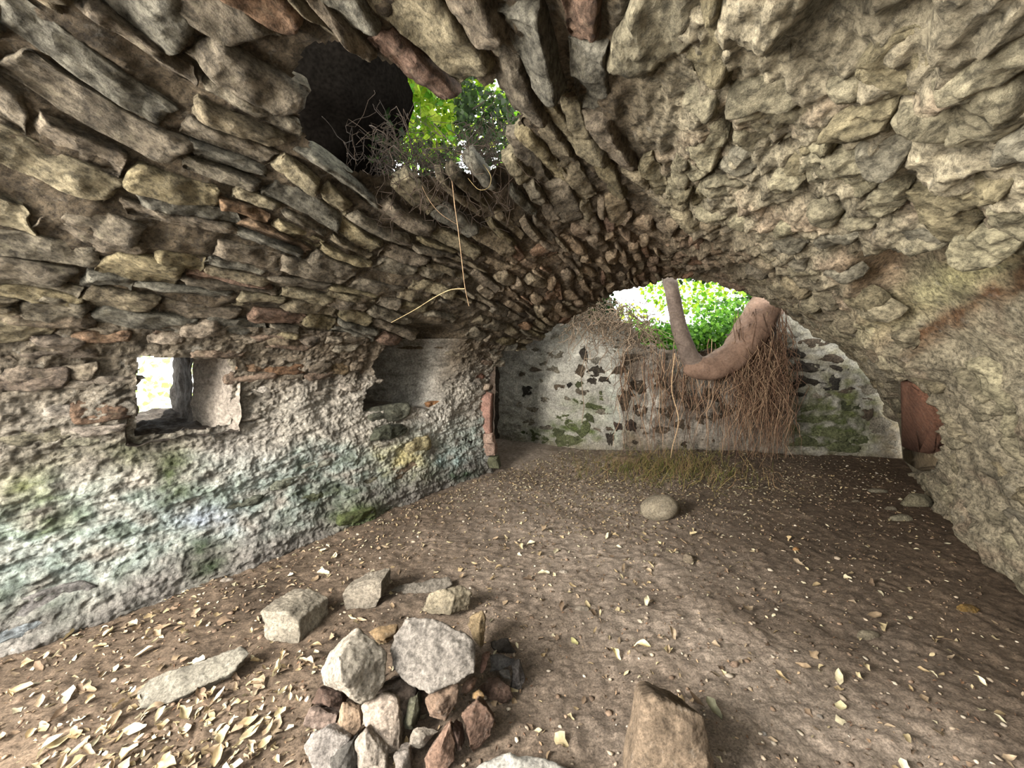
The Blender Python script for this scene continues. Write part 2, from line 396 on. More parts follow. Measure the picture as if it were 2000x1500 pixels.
def build_vault():
    t = np.concatenate([np.linspace(-3.4, 0.2, 60)[:-1], np.linspace(0.2, 4.0, 250)[:-1], np.linspace(4.0, 8.6, 170)])
    ph = np.linspace(CEIL_PH0, 2.15, 400)
    T, PH = np.meshgrid(t, ph, indexing='ij')
    P, N = S_full(T, PH)
    px, py = project(P)
    a, n = room_an(P)
    front = P[..., 1] > 0.1
    hole = inpoly(px, py, HOLE) & front
    rd, rm = recess_depth(px, py, P); rd = np.where(front, rd, 0); rm = rm & front
    nd = polydist(px, py, NICHE); inn = inpoly(px, py, NICHE) & front & (px < 1000)
    nich = np.where(inn, niche_depth(px, py), 0)
    d = vault_base_disp(P, T, PH)
    d = np.where(rm, d * 0.35, d)
    d = np.where(inpoly(px, py, QUOIN) & front, -0.03, d)
    V = P + N * (d - rd)[..., None] - np.array([NX[0], NX[1], 0.0]) * nich[..., None]
    keep = ~hole & ~((P[..., 2] < 1.60) & (n < -2.4)) & (a < a_end(n) + 0.05 + 0.06 * fbm(n * 3, a, 2.0, 3)) & (a > -0.75 + 0.2 * fbm(n * 3, 1.0, 2.0, 3))
    w_r, w_b = vault_zone(P)
    nz = fbm(P[..., 0] * 2, P[..., 1] * 2, P[..., 2] * 2, 4)[..., None]
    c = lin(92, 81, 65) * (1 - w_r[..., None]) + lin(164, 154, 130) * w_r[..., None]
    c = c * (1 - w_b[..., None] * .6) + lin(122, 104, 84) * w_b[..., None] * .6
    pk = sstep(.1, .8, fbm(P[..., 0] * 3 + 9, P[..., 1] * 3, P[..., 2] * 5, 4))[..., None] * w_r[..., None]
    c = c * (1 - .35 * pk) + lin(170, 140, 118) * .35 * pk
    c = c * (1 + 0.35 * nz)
    # recess: algae green darkened as lip shade, pale for the lit face, and an iron stain running down it
    qx = px + 14 * fbm(px / 60, py / 25, 1.0, 3); qy = py + 14 * fbm(px / 50, py / 20, 5.0, 3)
    rmf = (rm & front)
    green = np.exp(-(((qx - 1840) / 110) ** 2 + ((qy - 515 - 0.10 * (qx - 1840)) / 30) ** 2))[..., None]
    pale = np.exp(-(((qx - 1830) / 130) ** 2 + ((qy - 585 + 0.35 * (qx - 1830)) / 38) ** 2))[..., None]
    warm = np.exp(-(((qx - 1690) / 45) ** 2 + ((qy - 540) / 45) ** 2))[..., None]
    line = (qy - (665 - 0.50 * (qx - 1800)))
    rust = (np.exp(-(line / 24) ** 2) * sstep(1765, 1800, qx) * (0.6 + 0.8 * np.clip(fbm(px / 40, py / 40, 3.0, 3) + .4, 0, 1)))[..., None]
    f_ = front[..., None] & (px > 1500)[..., None]
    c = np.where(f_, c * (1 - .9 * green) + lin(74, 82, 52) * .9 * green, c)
    c = np.where(f_, c * (1 - .8 * pale) + lin(200, 192, 142) * .8 * pale, c)
    c = np.where(f_, c * (1 - .5 * warm) + lin(160, 125, 90) * .5 * warm, c)
    ru = np.clip(rust, 0, 1) * .9
    c = np.where(f_, c * (1 - ru) + lin(108, 74, 46) * ru, c)
    V = V.reshape(-1, 3); C = c.reshape(-1, 3); nu, nv = T.shape
    isw = (PH > CEIL_PH1)
    fc = grid_faces(nu, nv, keep)
    wallf = isw.ravel()[fc].all(1)
    v1, f1, c1 = drop_unused(V, fc[~wallf], C); f1 = fix_winding(v1, f1, np.array([0.5, 3, 1.0]))
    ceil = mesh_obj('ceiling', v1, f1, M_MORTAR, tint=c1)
    tag(ceil, 'rough rubble barrel vault of grey-brown slabs with a broken hole', 'vault', kind='structure')
    v2, f2, c2 = drop_unused(V, fc[wallf], C); f2 = fix_winding(v2, f2, np.array([0.5, 3, 1.0]))
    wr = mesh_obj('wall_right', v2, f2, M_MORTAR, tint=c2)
    tag(wr, 'low limewashed rubble wall sloping into the vault on the shaded side', 'wall', kind='structure')
    return ceil, wr
def niche_depth(px, py):
    # deep at its near edge, running out towards the far one
    d = polydist(px, py, NICHE)
    k = sstep(902, 788, px + 0.25 * (py - 700))
    return np.clip(1.1 * k, 0, None) * sstep(0, 6, d)
CEIL, WALL_R = build_vault()

def lay_vault_stones():
    cs, ws = [], []
    rg = np.random.default_rng(21)
    pick = lambda pal: pal[rg.integers(len(pal))]
    def zone(ta, tb, thick, thick_r, length, length_r, tref):
        ph = -1.50
        while ph < 2.05:
            # course thickness measured at a typical distance along the vault
            Pm = S(np.array(tref), np.array(ph)); Om = np.array([Q22[0] + D22[0] * tref, Q22[1] + D22[1] * tref, Q22[2]])
            R = np.linalg.norm(Pm - Om); right = ph > 0.3; low = ph < -0.95
            th = rg.uniform(*(thick_r if right else thick))
            if low: th *= 0.75
            if abs(ph) < .5 and ta < 1: th *= 1.35
            dph = th / R
            t = ta + rg.uniform(0, 0.3)
            while t < tb:
                L = rg.uniform(*(length_r if right else length)) * (0.8 if low else 1.0)
                t0, t1 = t, t + L; t = t1
                sub = [(ph, ph + dph)]
                if rg.random() < 0.25 and not right: sub = [(ph, ph + dph * .5), (ph + dph * .5, ph + dph)]
                for p0, p1 in sub:
                    tc = (t0 + t1) / 2
                    pc = (p0 + p1) / 2 + 0.10 * dph * math.sin(tc * 2.3 + p0 * 40) + 0.10 * float(noise3(tc * 0.8, p0 * 2, 3.3))
                    C = S(np.array(tc), np.array(pc))
                    x, y = project(C); a, n = room_an(C)
                    if C[1] < 0.12 or not (-500 < x < 2500) or not (-450 < y < 1500): continue
                    if C[2] < 0.05: continue
                    if a > a_end(n) + 0.02 or inpoly(x, y, HOLE): continue
                    if inpoly(x, y, RECESS) and polydist(x, y, RECESS) > 12: continue
                    if x < 1000 and inpoly(x, y, NICHE): continue
                    if C[2] < 1.62 and n < -2.5: continue
                    if inpoly(x, y, QUOIN): continue
                    if rg.random() < (0.09 if not right else (0.16 if pc < CEIL_PH1 else 0.2)): continue
                    w_r, w_b = vault_zone(C); w_r = float(w_r); w_b = float(w_b)
                    g = rg.uniform(0.002, 0.014) / th; gu = rg.uniform(0.002, 0.012) / L
                    irr = max(w_r, .8 * w_b); jit = rg.uniform(-1, 1, 8) * (0.20 + (0.30 * w_r if w_r > w_b else .14 * irr))
                    roll = rg.normal() * (0.08 + 0.28 * irr)
                    def pf(u, v, t0=t0, t1=t1, p0=p0, p1=p1, jit=jit, g=g, gu=gu, roll=roll):
                        asp = L / th
                        u, v = u * math.cos(roll) - v * math.sin(roll) / asp, u * math.sin(roll) * asp * 0.7 + v * math.cos(roll)
                        a_ = (u * (1 - 2 * gu) + 1) / 2; b_ = (v * (1 - 2 * g) + 1) / 2
                        tt = t0 + (t1 - t0) * a_; pp = p0 + (p1 - p0) * b_
                        w = [(1 - a_) * (1 - b_), a_ * (1 - b_), a_ * b_, (1 - a_) * b_]
                        tt = tt + (t1 - t0) * 0.5 * sum(jit[k] * w[k] for k in range(4))
                        pp = pp + (p1 - p0) * 0.6 * sum(jit[4 + k] * w[k] for k in range(4))
                        pp = pp + 0.10 * dph * np.sin(tt * 2.3 + p0 * 40) + 0.10 * noise3(tt * 0.8, p0 * 2, 3.3)
                        return S(tt, pp)
                    Pc, Nc = S_full(np.array(tc), np.array(pc))
                    nf = lambda u, v, Nc=Nc: np.broadcast_to(Nc, u.shape + (3,))
                    big = L * F / max(C[1], .3)
                    nu, nv = (27, 15) if big > 160 else ((17, 11) if big > 70 else (11, 9))
                    Hh = rg.uniform(0.008, 0.06) * (1 + .35 * w_r)
                    if low: Hh *= 0.6
                    if pc > CEIL_PH1: Hh *= 0.75
                    rnd = rg.uniform(0.0, 0.35) * (1 - w_r) + rg.uniform(0.5, 1.0) * w_r
                    if w_b > .5: rnd = rg.uniform(.3, .8)
                    tv = rg.uniform(-0.012, 0.034) * (1 - w_r) + rg.uniform(-0.03, 0.03) * w_r
                    tu = rg.uniform(-0.03, 0.03)
                    V, Fc = stone_mesh(pf, nf, Hh, rnd, tu, tv, rg.uniform(0, 200), nu, nv, 0.07, 0.017 + 0.010 * w_r)
                    rd = float(recess_depth(x, y, C)[0]) if x > 1500 else 0.0
                    V = V - Nc * rd * 0.6
                    Fc = fix_winding(V, Fc, C + Nc)
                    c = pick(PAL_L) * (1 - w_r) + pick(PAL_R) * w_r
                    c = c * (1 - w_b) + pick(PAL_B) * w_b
                    if rg.random() < 0.05 * (1 - w_r) + 0.10 * w_b: c = c * 0.5 + pick(PAL_RED) * 0.5
                    c = c * rg.uniform(0.85, 1.15)
                    (cs if pc < CEIL_PH1 else ws).append((V, Fc, c))
            ph += dph
    zone(0.0, 3.2, (0.10, 0.19), (0.13, 0.23), (0.26, 0.66), (0.14, 0.42), 2.2)
    zone(3.2, 8.2, (0.11, 0.18), (0.14, 0.22), (0.24, 0.50), (0.20, 0.42), 4.2)
    emit(cs, CEIL, M_VAULT, 300, 'stone', 'smaller_stones')
    emit(ws, WALL_R, M_VAULT, 300, 'stone', 'smaller_stones')
    return len(cs), len(ws)
print('vault stones', lay_vault_stones())

# ------------------------------------------------------------------ left wall with its window
WN = -3.40
def wall_left_base(a, z):
    """point on the hull at (a, z) on the left side"""
    O = np.stack([AX[0] * a + NX[0] * -1.5, AX[1] * a + NX[1] * -1.5, z], -1)
    D = np.zeros_like(O); D[..., 0] = -NX[0]; D[..., 1] = -NX[1]
    return O + D * cast(O, D)[..., None]
INW = np.array([NX[0], NX[1], 0.0])
_w0 = hit(266, 775); _w1 = hit(452, 775)
WA0, WA1 = float(room_an(_w0)[0]), float(room_an(_w1)[0])
_wy = float(_w0[1])
WZ0, WZ1 = float(hit(270, 850)[2]) , float(hit(300, 700)[2])
A_JAMB = float(room_an(hit(957, 820))[0])
print('window', WA0, WA1, WZ0, WZ1, 'jamb', A_JAMB)
def wall_left_disp(a, z, P):
    px, py = project(P)
    d = 0.045 * fbm(a * 1.6, z * 2.6, 2.0, 4) + 0.020 * ridged(a * 2.6, z * 9.0, 4.0, 3) - 0.02
    d = d + 0.017 * fbm(a * 9, z * 15, 8.0, 4, .6) + 0.008 * fbm(a * 34, z * 38, 3.0, 2) - 0.012 * np.clip(fbm(a * 18, z * 22, 12.0, 2) - .25, 0, 1)
    d = d + 0.10 * sstep(0.34, 0.02, z + 0.10 * fbm(a * 1.3, 0.5, 2.0, 2)) * sstep(2.6, 1.2, a + 0.0) + 0.05 * sstep(0.5, 0.0, z)
    # ledge under the window zone
    d = d + 0.05 * sstep(0.86, 0.74, z + 0.03 * fbm(a * 3, 1.0, 1.0, 3)) * sstep(3.1, 2.4, a)
    inn = inpoly(px, py, NICHE) & (P[..., 1] > .5) & (px < 1000)
    d = d - np.where(inn, niche_depth(px, py), 0)
    return d, inn
def build_wall_left():
    a = np.concatenate([np.linspace(-3.0, -0.2, 50)[:-1], np.linspace(-0.2, A_JAMB, 520)]); z = np.linspace(-0.15, 1.72, 210)
    A, Z = np.meshgrid(a, z, indexing='ij')
    P = wall_left_base(A, Z); px, py = project(P)
    d, inn = wall_left_disp(A, Z, P)
    V = P + INW * d[..., None]
    jag = 0.015 * fbm(A * 9, Z * 9, 4.0, 3)
    win = (A + jag > WA0) & (A + jag < WA1) & (Z + jag > WZ0) & (Z + jag < WZ1)
    # stains and painted sunlight: warm stone above, lime white in the middle, verdigris and grey at the foot
    f1 = fbm(A * 1.8, Z * 2.4, 3.0, 4); f2 = fbm(A * 5, Z * 8, 9.0, 4); f3 = fbm(A * 16, Z * 22, 5.0, 3)
    up = sstep(1.05, 1.5, Z + 0.15 * f1)[..., None]
    c = np.broadcast_to(lin(180, 173, 160), A.shape + (3,)).copy()
    c = c * (1 - up) + lin(112, 100, 84) * up
    leftw = (sstep(1.55, 0.9, A + .3 * f1) * sstep(.75, .95, Z))[..., None]
    c = c * (1 - .7 * leftw) + lin(104, 96, 82) * .7 * leftw
    teal = np.clip(sstep(0.85, 0.6, Z + 0.16 * f1) * sstep(0.05, 0.3, Z + .1 * f1) * (0.75 + f2 * .9), 0, 1)[..., None]
    c = c * (1 - teal) + lin(168, 180, 172) * teal
    dgreen = np.clip(sstep(0.9, 0.55, Z + 0.2 * f1) * sstep(0.10, 0.75, f2 + 0.30 * f3 + 0.10), 0, 1)[..., None]
    c = c * (1 - .7 * dgreen) + lin(82, 90, 72) * .7 * dgreen
    grey = np.clip(sstep(0.36, 0.10, Z + 0.14 * f1), 0, 1)[..., None]
    c = c * (1 - .75 * grey) + lin(130, 125, 120) * .75 * grey
    def blob(cx, cy, sx, sy, col, k):
        nonlocal c
        w = np.clip(np.exp(-(((px - cx) / sx) ** 2 + ((py - cy) / sy) ** 2)) * (0.9 + 0.9 * f2) * k, 0, 1)[..., None]
        c = c * (1 - w) + col * w
    moss = lin(92, 106, 44)
    blob(40, 960, 90, 40, lin(104, 108, 62), .7); blob(90, 1010, 60, 25, moss, .9); blob(330, 930, 55, 50, lin(70, 78, 52), .9)
    blob(240, 890, 120, 28, lin(84, 88, 60), .7); blob(400, 1010, 60, 22, lin(178, 186, 200), .8)
    blob(390, 1070, 40, 45, lin(60, 74, 48), .9); blob(690, 1000, 55, 22, lin(82, 104, 36), 1.0); blob(650, 960, 90, 40, lin(86, 92, 70), .6)
    blob(60, 1150, 120, 40, lin(88, 96, 84), .6); blob(790, 890, 60, 35, lin(206, 194, 142), .8); blob(850, 830, 50, 45, lin(222, 216, 204), .6)  # the two cream blobs paint sunlight on the wall
    blob(870, 900, 40, 25, lin(158, 176, 172), .8); blob(890, 925, 60, 14, lin(66, 78, 60), .8); blob(470, 880, 70, 45, lin(196, 190, 182), .5)  # the last blob paints the other end of that sunlit patch
    nc = np.where(inn, sstep(0.0, .3, niche_depth(px, py)), 0.0)[..., None]
    c = c * (1 - .8 * nc) + lin(176, 172, 162) * .8 * nc
    c = c * (1 + 0.30 * f3 + 0.2 * f2)[..., None]
    fc = grid_faces(*A.shape, ~win)
    v, f, cc = drop_unused(V.reshape(-1, 3), fc, c.reshape(-1, 3))
    f = fix_winding(v, f, np.array([0.5, 3, 1.0]))
    o = mesh_obj('wall_left', v, f, M_PLASTER, tint=cc)
    tag(o, 'lime-streaked rubble wall with a small window and an arched niche', 'wall', kind='structure')
    return o
WALL_L = build_wall_left()

def rough_quad(name, c00, c10, c11, c01, nu, nv, amp, col, mat, parent, cvar=0.3, seed=0.0, freq=6):
    u, v = np.meshgrid(np.linspace(0, 1, nu), np.linspace(0, 1, nv), indexing='ij'); u_, v_ = u[..., None], v[..., None]
    c00, c10, c11, c01 = map(np.asarray, (c00, c10, c11, c01))
    P = c00 * (1 - u_) * (1 - v_) + c10 * u_ * (1 - v_) + c11 * u_ * v_ + c01 * (1 - u_) * v_
    n = np.cross(c10 - c00, c01 - c00); n = n / np.linalg.norm(n)
    P = P + n * (amp * fbm(P[..., 0] * freq + seed, P[..., 1] * freq, P[..., 2] * freq, 4))[..., None]
    t = np.asarray(col) * (1 + cvar * fbm(P[..., 0] * 8, P[..., 1] * 8, P[..., 2] * 8 + seed, 3))[..., None]
    return mesh_obj(name, P.reshape(-1, 3), grid_faces(nu, nv), mat, parent, t.reshape(-1, 3))
def room(a, n, z): return np.array([AX[0] * a + NX[0] * n, AX[1] * a + NX[1] * n, z])

def build_window():
    n0 = WN + 0.02; n1 = WN - 0.95
    # deep splayed opening narrowing to a slit on the outside
    def sight(px, py):                # where the line of sight through the opening meets the outer face
        D = np.array([(px - HX) / F, 1, (HY - py) / F]); k = n1 / (D[0] * NX[0] + D[1] * NX[1])
        p = np.array([0, 0, H]) + D * k; return float(room_an(p)[0]), float(p[2])
    (oa0, oz1), (oa1, oz0) = sight(258, 694), sight(334, 800)
    e = 0.05
    i = [room(WA0 - e, n0, WZ0 - e), room(WA1 + e, n0, WZ0 - e), room(WA1 + e, n0, WZ1 + e), room(WA0 - e, n0, WZ1 + e)]
    o = [room(oa0, n1, oz0), room(oa1, n1, oz0), room(oa1, n1, oz1 + .02), room(oa0, n1, oz1 + .02)]
    warm = lin(150, 140, 128); grey = lin(96, 88, 80)  # same stone, tinted lighter on the lit splay, darker where shade falls
    w = bpy.data.objects.new('window_1', None); COL.objects.link(w); w.location = tuple(room((WA0 + WA1) / 2, WN, WZ0)); w['kind'] = 'structure'
    tag(w, 'small deep slit window with splayed stone sides', 'window', kind='structure')
    rough_quad('sill', i[0], i[1], o[1], o[0], 40, 40, 0.03, lin(74, 66, 58), M_BACK, w, seed=1)
    mid = room(WA1 - 0.14, n0 - 0.40, 0)
    def m_(z): return np.array([mid[0], mid[1], z])
    rough_quad('far_reveal', i[1], i[2], m_(WZ1 + e), m_(WZ0 - .02), 40, 30, 0.03, warm, M_BACK, w, seed=2)
    rough_quad('far_reveal', m_(WZ0 - .02), m_(WZ1 + e), o[2], o[1], 40, 30, 0.02, grey, M_BACK, w, seed=5)
    rough_quad('lintel', i[2], i[3], o[3], o[2], 30, 30, 0.012, lin(110, 98, 84), M_BACK, w, seed=3)
    rough_quad('near_reveal', i[3], i[0], o[0], o[3], 30, 30, 0.02, grey, M_BACK, w, seed=4)
    # rubble lying on the outer sill
    return w
build_window()
# return of the wall at the passage, and the masonry that closes the dark passage beyond it
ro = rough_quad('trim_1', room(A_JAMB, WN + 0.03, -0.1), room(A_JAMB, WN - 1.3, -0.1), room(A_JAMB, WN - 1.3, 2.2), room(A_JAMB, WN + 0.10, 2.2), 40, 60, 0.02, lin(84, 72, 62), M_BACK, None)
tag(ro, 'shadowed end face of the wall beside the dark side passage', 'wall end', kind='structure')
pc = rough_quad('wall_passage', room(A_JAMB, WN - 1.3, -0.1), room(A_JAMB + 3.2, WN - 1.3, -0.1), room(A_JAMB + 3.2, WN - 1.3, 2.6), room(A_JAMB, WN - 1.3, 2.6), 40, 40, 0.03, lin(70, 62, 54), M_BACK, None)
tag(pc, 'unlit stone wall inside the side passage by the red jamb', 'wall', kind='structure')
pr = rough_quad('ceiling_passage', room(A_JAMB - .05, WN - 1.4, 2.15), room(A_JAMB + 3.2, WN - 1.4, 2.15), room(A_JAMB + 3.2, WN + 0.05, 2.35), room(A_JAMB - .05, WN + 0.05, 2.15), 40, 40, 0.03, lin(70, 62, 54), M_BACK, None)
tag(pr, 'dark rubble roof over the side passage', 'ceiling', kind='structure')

# wall stones: (px, py, width px, height px, colour, proud, roundness)
def wall_frame(P, nrm, up=np.array([0, 0, 1.0])):
    r = np.cross(up, nrm); r /= np.linalg.norm(r); u = np.cross(nrm, r); return r, u
def set_stone(C, nrm, w, h, proud, rnd, col, seed, res=(13, 9), roll=0.0, rough=0.01, sink=0.06, wob=0.10, jj=.16):
    r, u = wall_frame(C, nrm)
    r2 = r * math.cos(roll) + u * math.sin(roll); u2 = -r * math.sin(roll) + u * math.cos(roll)
    rg = np.random.default_rng(int(seed * 1000) % 99991)
    j = rg.uniform(-jj, jj, 4)
    pf = lambda a, b: C + r2 * ((a * (1 + j[0] * b) + j[2] * b * .5) * w / 2)[..., None] + u2 * ((b * (1 + j[1] * a) + j[3] * a * .5) * h / 2)[..., None]
    nf = lambda a, b: np.broadcast_to(nrm, a.shape + (3,))
    V, Fc = stone_mesh(pf, nf, proud, rnd, rg.uniform(-.008, .008), rg.uniform(-.008, .008), seed, res[0], res[1], sink, rough, wob)
    return V, fix_winding(V, Fc, C + nrm), col
def left_wall_stones():
    L = []
    rg = np.random.default_rng(5)
    dark = lin(104, 104, 90); tan = lin(150, 134, 108); cream = lin(206, 194, 150); red = lin(150, 106, 90)
    spec = [(762, 808, 78, 34, dark, .10, .5), (755, 842, 66, 26, lin(82, 84, 70), .09, .6), (812, 868, 52, 34, lin(190, 178, 138), .05, .5),
            (792, 915, 74, 36, lin(128, 112, 92), .06, .5), (912, 862, 36, 12, lin(52, 50, 46), .03, .5), (680, 1000, 70, 24, lin(96, 104, 66), .05, .5),
            (560, 720, 70, 26, lin(120, 92, 68), .05, .5), (655, 715, 60, 34, lin(130, 112, 86), .05, .4), (500, 716, 60, 20, lin(124, 100, 78), .04, .5),
            (430, 690, 90, 18, lin(120, 104, 88), .06, .3), (520, 760, 80, 16, lin(172, 164, 152), .035, .4), (610, 765, 70, 18, lin(165, 156, 142), .035, .4),
            (690, 755, 50, 16, lin(170, 160, 146), .035, .4), (100, 620, 120, 40, lin(106, 94, 78), .05, .4), (200, 655, 90, 30, lin(120, 98, 78), .05, .4),
            (60, 740, 110, 46, lin(104, 92, 80), .06, .4), (180, 745, 110, 24, lin(140, 130, 116), .05, .4), (200, 800, 90, 50, lin(118, 96, 78), .03, .6),
            (60, 850, 130, 40, lin(122, 116, 98), .04, .4), (150, 860, 80, 26, lin(132, 128, 110), .04, .4), (560, 660, 80, 30, lin(130, 116, 96), .05, .5),
            (330, 655, 60, 36, lin(140, 128, 112), .06, .6), (400, 640, 70, 40, lin(134, 122, 106), .06, .6), (480, 655, 60, 30, lin(150, 138, 120), .05, .5),
            (560, 940, 60, 20, lin(126, 128, 112), .04, .5), (470, 985, 70, 24, lin(110, 112, 98), .05, .5), 
              (100, 1160, 120, 50, lin(126, 122, 118), .03, .9),
              (620, 905, 60, 16, lin(150, 150, 136), .03, .4),
            (600, 975, 50, 26, lin(88, 92, 70), .04, .5), (720, 940, 50, 18, lin(120, 116, 96), .04, .5), (30, 1210, 80, 30, lin(140, 146, 148), .05, .6),
            (900, 690, 40, 14, lin(150, 138, 118), .03, .5), (935, 735, 30, 14, lin(150, 112, 96), .03, .5), (860, 790, 40, 14, lin(176, 130, 90), .03, .5)]
    for k, (x, y, w, h, c, pr, rn) in enumerate(spec):
        Cp = hit(x, y); a = room_an(Cp)[0]; z = Cp[2]
        P = wall_left_base(np.array(a), np.array(max(z, .02))); d, _ = wall_left_disp(np.array(a), np.array(z), P)
        P = P + INW * float(d)
        ca = abs(np.dot(INW[:2], P[:2] / np.linalg.norm(P[:2])))
        sc = P[1] / F; ww = w * sc / max(ca, .55); hh = h * sc
        big = w
        L.append(set_stone(P - INW * .018, INW, ww, hh, pr * .75, rn, c, 3.3 + k * 1.7, (21, 13), rg.uniform(-.06, .06), 0.018))
    # small coursed rubble over the upper part of the wall
    z = 1.02; row = 0
    while z < 1.70:
        hh = rg.uniform(0.05, 0.10); a = -0.3 + rg.uniform(0, .2)
        while a < A_JAMB - 0.05:
            ll = rg.uniform(0.12, 0.34); ac = a + ll / 2; a += ll
            zc = z + hh / 2 + 0.03 * float(noise3(ac * 1.2, row, 2.2))
            if WA0 - .06 < ac < WA1 + .08 and WZ0 - .05 < zc < WZ1 + .03: continue
            P = wall_left_base(np.array(ac), np.array(zc)); x, y = project(P)
            if inpoly(x, y, NICHE) or (x < 1000 and polydist(x, y, NICHE) < 8): continue
            if zc < 1.3 and rg.random() < 0.72: continue
            if zc >= 1.3 and rg.random() < 0.18: continue
            if not (-400 < x < 1010): continue
            d, _ = wall_left_disp(np.array(ac), np.array(zc), P)
            P2 = wall_left_base(np.array(ac), np.array(zc + .05)); nrm = np.cross(np.array([AX[0], AX[1], 0]), P2 - P); nrm /= np.linalg.norm(nrm)
            if np.dot(nrm, INW) < 0: nrm = -nrm
            c = [lin(122, 110, 94), lin(136, 125, 108), lin(112, 101, 88), lin(126, 108, 92), lin(146, 137, 120)][rg.integers(5)] * rg.uniform(.85, 1.15)
            if zc < 1.3: c = c * .4 + lin(170, 162, 150) * .6
            L.append(set_stone(P + nrm * (float(d) - .012), nrm, ll * .97, hh * .95, rg.uniform(.01, .045), rg.uniform(.05, .5), c, 77 + ac * 3 + zc * 31, (13, 9), rg.uniform(-.12, .12), .014, .06, .2, .26))
        z += hh; row += 1
    emit(L, WALL_L, M_VAULT, 300, 'stone', 'smaller_stones')
    # red sandstone jamb at the end of the wall
    for (y0, y1, wd, c, nm) in ((748, 764, 24, lin(176, 158, 138), 'jamb_capstone'), (766, 846, 26, lin(182, 142, 126), 'jamb_stone'), (847, 866, 30, lin(188, 160, 142), 'jamb_stone'), (866, 892, 34, lin(166, 140, 124), 'jamb_stone'), (893, 915, 40, lin(108, 108, 84), 'jamb_stone')):
        Y = float(hit(946, 800)[1]) - .03; C = pix(946 + (wd - 26) * .5, (y0 + y1) / 2, Y); w = wd * Y / F; h = (y1 - y0) * Y / F * .97
        V, Fc, c = set_stone(C + np.array([0, .03, 0]), np.array([-.25, -.968, 0]), w, h, .03, .05 if nm == 'jamb_stone' else .9, c, y0 * .37, (17, 13), 0, .006, .12)
        mesh_obj(nm, V, Fc, M_ROCK, WALL_L, c, origin=V.mean(0))
left_wall_stones()

# ------------------------------------------------------------------ back wall
BX = [-3.0, -1.0, .19, 1.1, 1.7, 3.0, 5.9, 9.0]; BY = [8.6, 7.8, 7.05, 6.45, 6.22, 6.08, 5.88, 5.7]
def back_y(x): return np.interp(x, BX, BY)
def build_back():
    x = np.linspace(-2.5, 8.5, 620); z = np.linspace(-0.15, 3.0, 190)
    X, Z = np.meshgrid(x, z, indexing='ij'); Y = back_y(X)
    # broken top: lowest below the opening
    px = HX + F * X / Y
    top = np.interp(px, [950, 1100, 1180, 1215, 1260, 1330, 1450, 1500, 1530, 1800, 2200], [2.75, 2.75, 2.62, 2.1, 1.75, 1.66, 1.66, 1.9, 2.6, 2.75, 2.75]) + 0.12 * fbm(X * 4, 0.3, 1.0, 3)
    d = 0.03 * fbm(X * 1.5, Z * 2, 2.0, 4) + 0.020 * fbm(X * 8, Z * 11, 5.0, 4, .6) + 0.014 * ridged(X * 4, Z * 9, 3.0, 2)
    V = np.stack([X, Y - d, Z], -1); py = HY - F * (Z - H) / Y
    f1 = fbm(X * 1.4, Z * 1.8, 3.0, 4); f2 = fbm(X * 5, Z * 7, 7.0, 4)
    c = np.broadcast_to(lin(186, 182, 170), X.shape + (3,)).copy()
    def blend(w, col):
        nonlocal c
        w = np.clip(w, 0, 1)[..., None]; c = c * (1 - w) + col * w
    g = lambda cx, cy, sx, sy: np.exp(-(((px - cx) / sx) ** 2 + ((py - cy) / sy) ** 2))
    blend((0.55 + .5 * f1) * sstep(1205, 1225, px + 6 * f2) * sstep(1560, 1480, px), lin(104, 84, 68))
    blend(g(1272, 770, 12, 90) * (.7 + f2), lin(206, 200, 188)); blend(g(1200, 800, 18, 90) * (.6 + f2), lin(190, 194, 182))
    blend(sstep(1500, 1560, px) * (.45 + .5 * f2), lin(130, 122, 98))
    blend((g(1110, 848, 90, 26) + g(1150, 790, 60, 20) * .6) * (.7 + 1.2 * f2), lin(86, 98, 52))
    blend((g(1625, 830, 90, 60)) * (.8 + .9 * f2), lin(66, 78, 36)); blend(g(1660, 780, 70, 60) * (.5 + f2), lin(92, 96, 60))
    blend(sstep(1690, 1740, px) * .7, lin(120, 106, 86)); blend(g(1235, 870, 200, 14) * .5, lin(150, 140, 122)); blend(sstep(0.12, .0, Z) * .5, lin(110, 98, 80))  # right end browned to take down its brightly lit strip
    c = c * (1 + 0.28 * f2)[..., None]
    f = grid_faces(*X.shape, Z < top); v, f, cc = drop_unused(V.reshape(-1, 3), f, c.reshape(-1, 3))
    f = fix_winding(v, f, np.array([2, 0, 1.0]))
    o = mesh_obj('wall_back', v, f, M_BACK, tint=cc)
    tag(o, 'far end wall of dark stones set in pale lime mortar, broken at the top', 'wall', kind='structure')
    return o
WALL_B = build_back()
